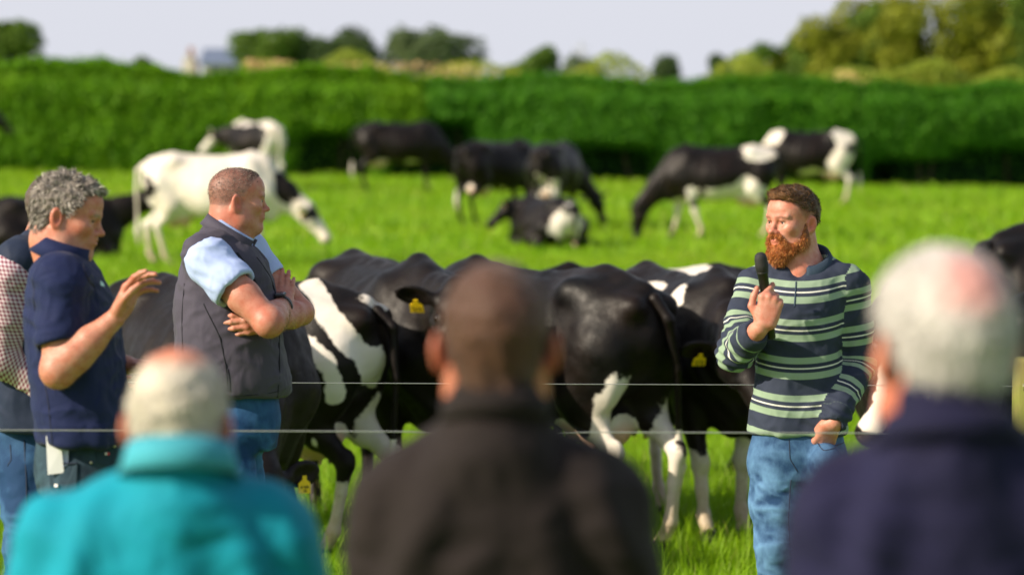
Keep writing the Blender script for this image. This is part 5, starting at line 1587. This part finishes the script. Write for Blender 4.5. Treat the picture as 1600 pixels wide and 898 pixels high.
    seam('hem_seam', G, X((282, 608), (330, 611), (380, 612), (430, 609), (449, 604)), .0018, dk, vo)
    seam('pocket_zip', G, X((362, 570), (365, 590), (365, 604)), .003, dk, vo)
    rd = newmat('logo_red', (.55, .03, .08), .6); wt = newmat('logo_white', (.75, .75, .78), .6)
    patch('logo_dot', G, X((386, 413), (391, 411), (393, 416), (389, 419)), rd, vo)
    patch('logo_mark', G, X((388, 419), (393, 418), (394, 424), (391, 427), (392, 423)), wt, vo)
    # watch
    wm = newmat('watch_rubber', (.010, .012, .016), .5); wg = newmat('watch_glass', (.012, .035, .055), .12, .7)
    d = nrm(wR - eR); c0 = wR - d * .018
    up = nrm(V(-.1, -.85, .45)); up = nrm(up - (up @ d) * d); sdv = np.cross(d, up)
    pts = [c0 + (up * math.cos(t) + sdv * math.sin(t)) * .0375 for t in np.linspace(0, 2 * math.pi, 28)]
    vv = []; ff = []
    for i, p_ in enumerate(pts):
        rr_ = nrm(p_ - c0)
        for a_, b_ in ((-.010, 0), (-.009, .0035), (.009, .0035), (.010, 0)): vv.append(p_ + d * a_ + rr_ * b_)
    for i in range(len(pts) - 1):
        for j in range(4): ff.append((i * 4 + j, i * 4 + (j + 1) % 4, i * 4 + 4 + (j + 1) % 4, i * 4 + 4 + j))
    wo = mesh_obj('watch', vv, ff, wm, rt, smooth=False)
    K = Field(); K.box(c0 + up * .043, (.022, .018, .006), .005, rot=np.stack([d, sdv, up], 1)); kv, kq = K.mesh(.0022); mesh_obj('watch_case', kv, kq, wm, wo)
    K = Field(); K.box(c0 + up * .0485, (.019, .015, .0015), .001, rot=np.stack([d, sdv, up], 1)); kv, kq = K.mesh(.0015); mesh_obj('watch_glass', kv, kq, wg, wo)
    jm = denim_material('mid_blue_denim', (.006, .038, .13), (.045, .15, .34))
    hip = J(362, 655, .0)
    LF = legs(rt, hip, .128, .165, [V(J(345, 0)[0], -.10, 0), V(J(352, 0)[0], .12, 0)], [J(372, 850, -.09), J(380, 850, .09)], jm, hip[2] + .12, seed=8, r=(.088, .066, .052), fwd=(1, -.2, 0), ux=(.15, 1, 0))
    return B

def man_navy():
    B = Body('grey haired man in a navy polo shirt gesturing with his raised hand', 122, 525); J = B.J; rt = B.root
    skin = skin_material('skin_tanned', (.54, .285, .205), .8)
    F = Field(); S = 1.0
    C = J(105, 336, 0); L, Rm = head_ops(F, C, (.975, -.10, -.20), (.18, 0, 1), S)
    nb = J(93, 410, .0)
    F.chain([(L(-.035, 0, -.08), .057), (nb, .058), (J(98, 460, 0), .07)], k=.05)
    sR, eR, wR = J(95, 440, -.17), J(91, 578, -.22), J(180, 497, -.24)
    sL, eL, wL = J(112, 440, .17), J(130, 560, .20), J(198, 570, .10)
    for s_ in (sR, sL): F.chain([(J(95, 460, 0), .085), (s_, .05)], k=.03)
    arm(F, sR, eR, wR, (.055, .052, .046, .029), .02); arm(F, sL, eL, wL)
    F.rc(eR, eR * .45 + wR * .55, .047, .040, .03)
    hand(F, wR + V(.006, 0, .006), (.45, .05, .89), (.9, .15, -.45), (-.15, -.62, .55),
         [(.42, .28, .2), (.52, .35, .25), (.58, .4, .3), (.62, .4, .3)], (.28, .05, -.18, -.38), ((.75, .35, .35), (.9, .05, .35), (.9, -.1, .4)), 1.0)
    hand(F, wL, (1, -.2, .0), (.1, -.3, -1), (.1, -1, .2), (.2, .2, .2), thumb=((.7, .7, .1), (.9, .3, .1), (1, .1, .1)))
    v, q = F.mesh(.0028, smooth=1)
    at_ = skin_attrs(v, C, Rm, S, (.20, .17, .15), .34, .75, .35, brow=.95, bcol=(.33, .24, .19))
    mesh_obj('body', v, q, skin, rt, at_)
    arm_hair(v, q, [mRh(sR, eR), eR, wR], rt, [(.14, .08, .05), (.24, .15, .09)])
    for s in (-1, 1):
        e, f_ = sphere(L(.0765, s * .032, -.003), .0128 * S, 14, 10); mesh_obj('eye', e, f_, M_EYEW, rt)
        K = Field(); K.ell(L(.0768, s * .032, .0005), V(.0150, .0152, .0125) * S, .002, rot=Rm); K.plane(L(.0768, s * .032, -.0055), -Rm[:, 2], .001)
        kv, kq = K.mesh(.003); mesh_obj('eyelid', kv, kq, skin, rt, {'lips': kv[:, 0] * 0, 'red': kv[:, 0] * 0 + .2, 'hairy': np.clip((L(0, 0, -.0028)[2] - kv[:, 2]) / .001, 0, 1), 'hcol': kv * 0})
    hv, hq = hair_cap(C, Rm, S, .009, None, .0042, [((.060, 0, .086), (.035, .048, .020))], .010)
    f, sd, u = Rm.T
    a_ = ((hv - C) @ Rm)
    pat = np.clip(.5 + 1.2 * fbm(hv * V(40, 40, 25), 21, 2), 0, 1)[:, None]
    mesh_obj('hair', hv, hq, M_HAIR, rt, {'hcol': V(.07, .058, .050) * (1 - pat) + V(.20, .175, .15) * pat})
    ho = rt.children[-1]
    def flow(p):
        h_ = (p - C) @ Rm
        w = np.stack([vnoise(p * 28, 5), vnoise(p * 28, 6), vnoise(p * 28, 7)], 1)
        return np.outer(np.clip(1 - (h_[:, 0] < .0) * 1.3, -.4, 1), f * .7) - np.outer(np.clip((.10 - h_[:, 2]) / .06, 0, 1), u * .8) + w * .8
    strands('hair_strands', hv, hq, ho, M_HAIR, 13000, .017, .0009, [(.10, .085, .07), (.22, .19, .16), (.42, .38, .34), (.62, .58, .53), (.05, .04, .035), (.04, .035, .03)], flow, .22, 5, curl=.9)
    strands('fringe', hv, hq, ho, M_HAIR, 2000, .020, .0010, [(.66, .62, .58), (.5, .46, .42)], lambda p: np.tile(f * 1.0 - u * .1, (len(p), 1)), .35, 6, lambda p: (((p - C) @ Rm)[:, 0] > .062) * 1.0, .5)
    # polo
    nv = cloth_material('navy_pique', (.006, .013, .062), .8, .15, 1200, .25)
    W = Field(); eH = eR * .70 + sR * .30
    W.chain([(sR, .076), (eH, .070)], k=.03); W.chain([(sL, .078), (sL * .3 + eL * .7, .068)], k=.03)
    sleeve_end(W, sR + V(-.035, 0, .03), eH, .069, .05); sleeve_end(W, sL, sL * .35 + eL * .65, .068, .05)
    B.torso(W, [(404, 66, 134, .5), (420, 54, 150, .78), (450, 44, 168, .95), (490, 40, 180), (540, 42, 188), (590, 47, 197, .98), (640, 52, 203, .98), (692, 58, 203, .95)], .205, cap=.018)
    W.rc(J(92, 432), sR, .062, .074, .05); W.rc(J(96, 432), sL, .062, .074, .05)
    def ex(v, nn):
        k = np.exp(-((v[:, 0] - J(185, 0)[0]) / .10) ** 2) * np.clip((J(0, 470)[2] - v[:, 2]) / .1, 0, 1)
        v = v + nn * (.006 * k * np.sin(v[:, 0] * 60 + v[:, 2] * 9 + 2 * vnoise(v * 4, 3)))[:, None]
        m = np.exp(-(((v - V(J(75, 480, -.15))) ** 2).sum(1) / .10 ** 2))
        return v + nn * (.005 * m * np.sin(v @ V(40, 0, 90) + 3 * vnoise(v * 6, 2)))[:, None]
    sh, sv, sq = finish_cloth('polo_shirt', W, .005, nv, rt, 61, .011, ex)
    collar2('collar', B, (58, 388), (134, 412), .076, .042, .052, nv, sh, gap=.25, flare=.022, point=.02)
    X = lambda *p: [(J(a, 0)[0], J(0, b)[2]) for a, b in p]
    dk = newmat('navy_stitching', (.006, .009, .03), .8)
    seam('placket_edge', W, X((141, 408), (149, 430), (157, 450)), .003, dk, sh)
    seam('shoulder_seam', W, X((64, 430), (66, 450), (64, 480)), .002, dk, sh)
    seam('side_seam', W, X((74, 560), (86, 620), (92, 686)), .002, dk, sh)
    wt = newmat('logo_green', (.45, .72, .62), .6)
    patch('logo_mark', W, X((160, 437), (163, 441), (166, 447), (162, 443)), wt, sh)
    jm = denim_material('dark_teal_denim', (.008, .020, .036), (.045, .09, .125))
    hip = J(133, 722, .02)
    LF = legs(rt, hip, .118, .155, [V(J(118, 0)[0], -.11, 0), V(J(150, 0)[0], .12, 0)], [J(118, 880, -.10), J(150, 880, .10)], jm, hip[2] + .10, seed=11, r=(.092, .066, .052), fwd=(1, .3, 0), ux=(.35, 1, 0))
    jt = [c for c in rt.children if c.name.startswith('trousers')][0]
    jm2 = denim_material('pocket_denim', (.014, .034, .052), (.05, .095, .125))
    for pl_, nm in ((((82, 719), (128, 717), (127, 756), (106, 768), (85, 756)), 'back_pocket'), (((156, 694), (186, 691), (189, 712), (180, 726), (158, 716)), 'back_pocket')):
        po = patch(nm, LF, X(*pl_), jm2, jt, off=.006, thick=.006)
        seam('pocket_seam', LF, X(*pl_[:2]), .0025, M_SEAM, po or jt, off=.006)
    rv = newmat('rivet_steel', (.55, .5, .42), .35, Metallic=1.0)
    for px_, py_ in ((157, 694), (149, 716), (184, 692)):
        q_ = project(LF, J(px_, 0)[0], J(0, py_)[2])
        if q_ is not None:
            e, f_ = sphere(q_ - V(0, .006, 0), (.0045, .003, .0045), 8, 6); mesh_obj('rivet', e, f_, rv, jt)
    fl1 = newmat('patch_white', (.6, .6, .6), .6); fl2 = newmat('patch_red', (.5, .03, .04), .6)
    patch('emblem_white', LF, X((170, 701), (173.5, 701), (173.5, 705), (170, 705)), fl1, jt, off=.009); patch('emblem_red', LF, X((173.5, 701), (177, 701), (177, 705), (173.5, 705)), fl2, jt, off=.009)
    patch('emblem_white', LF, X((92, 749), (98, 749), (98, 753.5), (92, 753.5)), fl1, jt, off=.009)
    # folded papers standing in the back pocket: a thing of its own
    pm = newmat('white_paper', (.78, .78, .84), .7); pm2 = newmat('lilac_paper', (.42, .45, .78), .7)
    base = J(98, 700, -.0); q_ = project(LF, J(100, 0)[0], J(0, 716)[2]); yy = (q_[1] if q_ is not None else -.15) - .006
    pp = thing('folded_papers', 'folded white papers sticking out of the dark jeans back pocket', 'papers', B.o + V(J(98, 0)[0], yy, J(0, 728)[2]))
    def sheet(name, pts, y, m):
        vv = [(J(a, 0)[0] - J(98, 0)[0], y - .008 * k_, J(0, b)[2] - J(0, 728)[2]) for (a, b), k_ in zip(pts, (0, 0, 1, 1))]
        vv += [(a, b + .0015, c) for a, b, c in vv]
        mesh_obj(name, vv, [(0, 1, 2, 3), (7, 6, 5, 4), (0, 4, 5, 1), (1, 5, 6, 2), (2, 6, 7, 3), (3, 7, 4, 0)], m, pp, smooth=False)
    sheet('sheet', [(83, 735), (113, 732), (115, 677), (81, 673)], -.004, pm2)
    sheet('sheet', [(82, 735), (107, 732), (104, 692), (80, 674)], -.010, pm)
    return B

def man_gingham():
    B = Body('man in red gingham shirt and navy gilet mostly hidden behind the navy polo', 40, 500); J = B.J; rt = B.root
    skin = skin_material('skin_plain', (.56, .28, .19), .6)
    F = Field(); S = .95
    C = J(93, 330, 0); L, Rm = head_ops(F, C, (.98, .15, -.05), (.05, 0, 1), S)
    F.chain([(L(-.035, 0, -.08), .055), (J(72, 385, 0), .064), (J(55, 460, 0), .08)], k=.05)
    sR, eR, wR = J(14, 428, -.18), J(2, 560, -.17), J(70, 610, -.15)
    sL, eL, wL = J(40, 430, .18), J(50, 560, .2), J(120, 600, .1)
    for s_ in (sR, sL): F.chain([(J(55, 460, 0), .08), (s_, .05)], k=.03)
    arm(F, sR, eR, wR); arm(F, sL, eL, wL)
    hand(F, wR, (1, 0, -.1), (0, 1, 0), (0, .1, 1), (.2, .3, .2)); hand(F, wL, (1, 0, -.1), (0, -1, 0), (0, .1, 1), (.2, .3, .2))
    v, q = F.mesh(.005)
    mesh_obj('body', v, q, skin, rt, skin_attrs(v, C, Rm, S, (.09, .06, .04), .2, .7, .3))
    hv, hq = hair_cap(C, Rm, S, .006, None, .005); mesh_obj('hair', hv, hq, M_HAIR, rt, {'hcol': np.tile(V(.08, .055, .04), (len(hv), 1))})
    for s in (-1, 1):
        e, f_ = sphere(L(.0765, s * .032, -.003), .0128 * S, 10, 8); mesh_obj('eye', e, f_, M_EYEW, rt)
    gm = newmat('gingham_cotton', (.8, .7, .7), .85, .25); g = NT(gm); P_ = g.attr('uv2', True)
    sp_ = g.n('SeparateXYZ'); g.put(sp_.inputs[0], P_)
    def chk(x): return g.mapr(g.math('ABSOLUTE', g.math('SUBTRACT', g.math('FLOORED_MODULO', x, .0125), .00625)), .0028, .0034)
    a, b = chk(sp_.outputs[0]), chk(sp_.outputs[1])
    k = g.math('MULTIPLY', g.math('ADD', a, b), .5)
    g.base(g.mix(k, (.74, .66, .70), (.20, .018, .055)))
    g.bump(g.noise(g.obj(), 30, 3), .2, .01)
    W = Field()
    B.torso(W, [(395, 20, 95, .5), (430, -5, 110, .85), (500, -12, 115), (600, -10, 118)], .16)
    W.rc(J(50, 425), sR, .06, .066, .05); W.rc(J(60, 425), sL, .06, .066, .05)
    W.chain([(sR + V(-.01, 0, -.02), .072), (sR * .5 + eR * .5, .072), (eR, .064)], k=.02); W.chain([(eR, .060), (wR, .044)], k=.02)
    W.chain([(sL, .078), (eL, .062)], k=.02); W.chain([(eL, .060), (wL, .044)], k=.02)
    sleeve_end(W, eR, wR, .044); sleeve_end(W, eL, wL, .044)
    def at2(v):
        p, d = arm_param(v, [sR, eR, wR])
        return {'uv2': np.stack([v[:, 0] * 1.05 + .3 * v[:, 2], p, p * 0], 1)}
    finish_cloth('shirt', W, .006, gm, rt, 71, .007, None, at2)
    nm = cloth_material('navy_gilet', (.012, .022, .052), .7, .12)
    G = Field()
    B.torso(G, [(375, 52, 100, .45), (388, 36, 108, .65), (405, 22, 114, .8), (430, 8, 118, .9), (470, -8, 124, .95), (560, -14, 128), (640, -12, 130), (672, -8, 128)], .19, cap=.02)
    G.rc(J(66, 388), J(30, 408, -.15), .066, .075, .04); G.rc(J(72, 388), J(60, 408, .13), .066, .06, .04)
    G.chain([(sR + V(-.02, -.10, -.03), .088), (sR * .4 + eR * .6 + V(0, -.11, 0), .10)], k=.008, op='s')
    vo, gv, gq = finish_cloth('gilet', G, .006, nm, rt, 73, .007)
    collar2('collar', B, (44, 378), (112, 402), .074, .045, .03, nm, vo, gap=.6, flare=.012)
    X = lambda *p: [(J(a, 0)[0], J(0, b)[2]) for a, b in p]
    seam('shoulder_piping', G, X((32, 402), (20, 415), (8, 432)), .003, M_SEAM, vo)
    jm = denim_material('worn_blue_denim', (.008, .038, .11), (.045, .13, .26))
    hip = J(50, 715, 0)
    LF = legs(rt, hip, .10, .15, [V(J(45, 0)[0], -.12, 0), V(J(20, 0)[0], .12, 0)], [J(48, 850, -.09), J(42, 850, .09)], jm, hip[2] + .10, seed=14, r=(.090, .066, .054), fwd=(1, 0, 0), ux=(.1, 1, 0))
    jt = [c for c in rt.children if c.name.startswith('trousers')][0]
    seam('side_seam', LF, X((44, 682), (49, 730), (52, 790), (44, 860)), .002, M_SEAM, jt)
    seam('pocket_seam', LF, X((22, 690), (25, 712), (19, 722)), .002, M_SEAM, jt)
    return B

def onlooker(label, px, s, head, skinc, hair, rows, mat, coll, seed, S=1.05, fdir=(0, 1, 0), depth=.13, bald=None, hthick=.012, redness=1.0, cname='shirt', collar_up=0, hl=None):
    """someone standing with their back to the camera"""
    B = Body(label, px, s); J = B.J; rt = B.root
    skin = skin_material('skin_onlooker', skinc, redness)
    F = Field(); C = J(*head, 0); L, Rm = head_ops(F, C, fdir, (0, 0.03, 1), S, 1.0, .088)
    nb = J(rows[0][1] * .5 + rows[0][2] * .5, rows[0][0] + 10, -.034 * S)
    F.chain([(L(-.034, 0, -.09), .050 * S), (nb, .054 * S), (nb + V(0, 0, -.15), .06)], k=.02)
    zsh = B.J(0, rows[3][0])[2]
    hw = (rows[-1][2] - rows[-1][1]) / s / 2; cx = J((rows[-1][1] + rows[-1][2]) / 2, 0)[0]
    sh = [V(cx + k * (hw - .08), .0, zsh - .06) for k in (-1, 1)]
    el = [p + V(k * .03, .03, -.28) for p, k in zip(sh, (-1, 1))]
    wr = [p + V(-k * .02, .16, -.20) for p, k in zip(el, (-1, 1))]
    for a, b, c, k in zip(sh, el, wr, (-1, 1)):
        F.chain([(nb + V(0, 0, -.15), .06), (a, .05)], k=.03); arm(F, a, b, c)
        hand(F, c, (-k * .3, .8, -.5), (-k, 0, 0), (0, .5, 1), (.3, .4, .3))
    v, q = F.mesh(.0055)
    at_ = skin_attrs(v, C, Rm, S, hair[0], 0, .6, .4 * redness)
    at_['red'] = np.clip(at_['red'] * 1.3, 0, 1)
    mesh_obj('body', v, q, skin, rt, at_)
    for k in (-1, 1):
        e, f_ = sphere(L(.0765, k * .032, -.003), .0128 * S, 10, 8); mesh_obj('eye', e, f_, M_EYEW, rt)
    hv, hq = hair_cap(C, Rm, S, hthick, hl, .006, noise=.006, lat=.35)
    hc = np.tile(V(hair[0]), (len(hv), 1))
    low = np.clip((-.02 - ((hv - C) @ Rm)[:, 2]) / .05, 0, 1)[:, None]
    hc = hc * (1 - low) + V(hair[2]) * low
    if bald:
        bc, br, colr = bald
        m = np.clip(1.3 - np.sqrt(((((hv - C) @ Rm) / S - V(bc)) / V(br) ) ** 2 @ V(1, 1, 1)), 0, 1)[:, None]
        m = np.clip(m * 1.6, 0, 1)
        hc = hc * (1 - m) + V(colr) * m
    ho = mesh_obj('hair', hv, hq, M_HAIR, rt, {'hcol': hc})
    wf = (lambda p: np.clip(np.sqrt(((((p - C) @ Rm) / S - V(bald[0])) / V(bald[1])) ** 2 @ V(1, 1, 1)) - .55, .08, 1)) if bald else None
    strands('hair_strands', hv, hq, ho, M_HAIR, 5000, .014 if hthick > .01 else .008, .0011, hair[1], lambda p: np.tile(V(0, .2, -1.), (len(p), 1)), .4, seed, wf)
    W = Field()
    B.torso(W, rows + [(rows[-1][0] + .35 * s, rows[-1][1] + .07 * s, rows[-1][2] - .07 * s)], depth, cap=.02)
    W.rc(nb + V(0, 0, -.06), nb + V(0, 0, .012), .085, .062 * S, .05)
    for a, b, c in zip(sh, el, wr):
        W.chain([(a + V(0, 0, -.0), .085), (b, .068)], k=.05)
        W.chain([(b, .066), (b * .2 + c * .8, .048)], k=.02); sleeve_end(W, b, b * .2 + c * .8, .048)
    def ex(v, nn):
        m = np.exp(-((np.abs(v[:, 0] - cx) - hw * .72) / .10) ** 2) * np.exp(-((v[:, 2] - zsh + .13) / .16) ** 2)
        return v + nn * (.012 * m * np.sin(v[:, 0] * 55 + v[:, 2] * 20 * np.sign(v[:, 0] - cx) + 2 * vnoise(v * 5, seed)))[:, None]
    so, sv, sq = finish_cloth(cname, W, .0075, mat, rt, seed, .010, ex)
    cc = nb + V(0, 0, coll.get('dz', .0))
    collar('collar', cc, (0, .18, 1), (0, 1, 0), coll['rx'], coll['ry'], coll['stand'], coll['leaf'], coll['mat'], so, gap=.3, flare=coll.get('flare', .02), drop=.03, th=.005)
    tr = cloth_material('dark_trousers', (.03, .03, .04), .8)
    zt = W.ops[0][1][2]
    hz = .93
    mt = denim_material('onlooker_denim', (.02, .04, .09), (.06, .1, .18))
    legs(rt, V(cx, 0, hz), hw * .74, .12, [V(cx - .11, 0, 0), V(cx + .11, 0, 0)], [V(cx - .10, 0, .5), V(cx + .10, 0, .5)], mt, hz + .18, h=.012, seed=seed, fwd=(0, 1, 0))
    return B
NAPE = ([-.14, -.075, -.035, -.015, .012, .030, .045, .062, .10], [-.050, -.048, -.035, .012, .006, .02, .045, .078, .086])
man_striped(); man_vest(); man_navy(); man_gingham()
teal = cloth_material('teal_jersey', (.0, .24, .335), .8, .10)
teal2 = cloth_material('teal_rib', (.05, .33, .42), .8, .10)
onlooker('white haired man with a bald crown in a teal polo shirt seen from behind', 278, 950, (279, 663), (.62, .27, .17),
         ((.56, .52, .43), [(.74, .70, .60), (.60, .56, .47), (.42, .38, .33)], (.62, .56, .46)),
         [(712, 222, 340, .5), (736, 190, 368, .62), (756, 150, 404, .72), (790, 98, 440, .88), (840, 52, 470, 1), (900, 26, 490, 1.02)], teal,
         dict(rx=.082, ry=.080, stand=.040, leaf=.050, mat=teal2, dz=-.005), 3, S=.96, fdir=(.08, 1, -.12), bald=((-.03, 0, .112), (.060, .052, .05), (.60, .20, .11)), hthick=.012, hl=NAPE)
brown = cloth_material('brown_black_wool', (.013, .009, .009), .85, .15)
onlooker('short dark haired man in a brownish black sweater seen from behind', 775, 1030, (775, 538), (.60, .29, .19),
         ((.072, .028, .013), [(.085, .034, .015), (.14, .060, .028), (.035, .014, .008)], (.050, .026, .013)),
         [(630, 716, 834, .5), (656, 690, 862, .6), (684, 645, 905, .72), (730, 602, 958, .88), (790, 578, 1000, 1), (890, 560, 1020, 1.02)], brown,
         dict(rx=.078, ry=.076, stand=.036, leaf=.03, mat=brown, dz=-.018, flare=.008), 4, S=1.01, hthick=.007)
navy2 = cloth_material('dark_navy_knit', (.007, .007, .034), .85, .15)
onlooker('white haired man with a pink crown in a dark navy sweater seen from behind', 1480, 1200, (1473, 545), (.66, .30, .20),
         ((.45, .43, .41), [(.62, .60, .58), (.50, .48, .46), (.32, .30, .29)], (.24, .23, .23)),
         [(640, 1424, 1546, .5), (668, 1396, 1592, .62), (698, 1345, 1640, .72), (745, 1292, 1690, .88), (800, 1264, 1716, 1), (900, 1246, 1736, 1.02)], navy2,
         dict(rx=.082, ry=.080, stand=.036, leaf=.035, mat=navy2, dz=-.032), 6, S=1.04, fdir=(-.30, .95, 0), bald=((-.080, 0, .078), (.05, .045, .045), (.60, .30, .27)), hthick=.013, hl=NAPE)
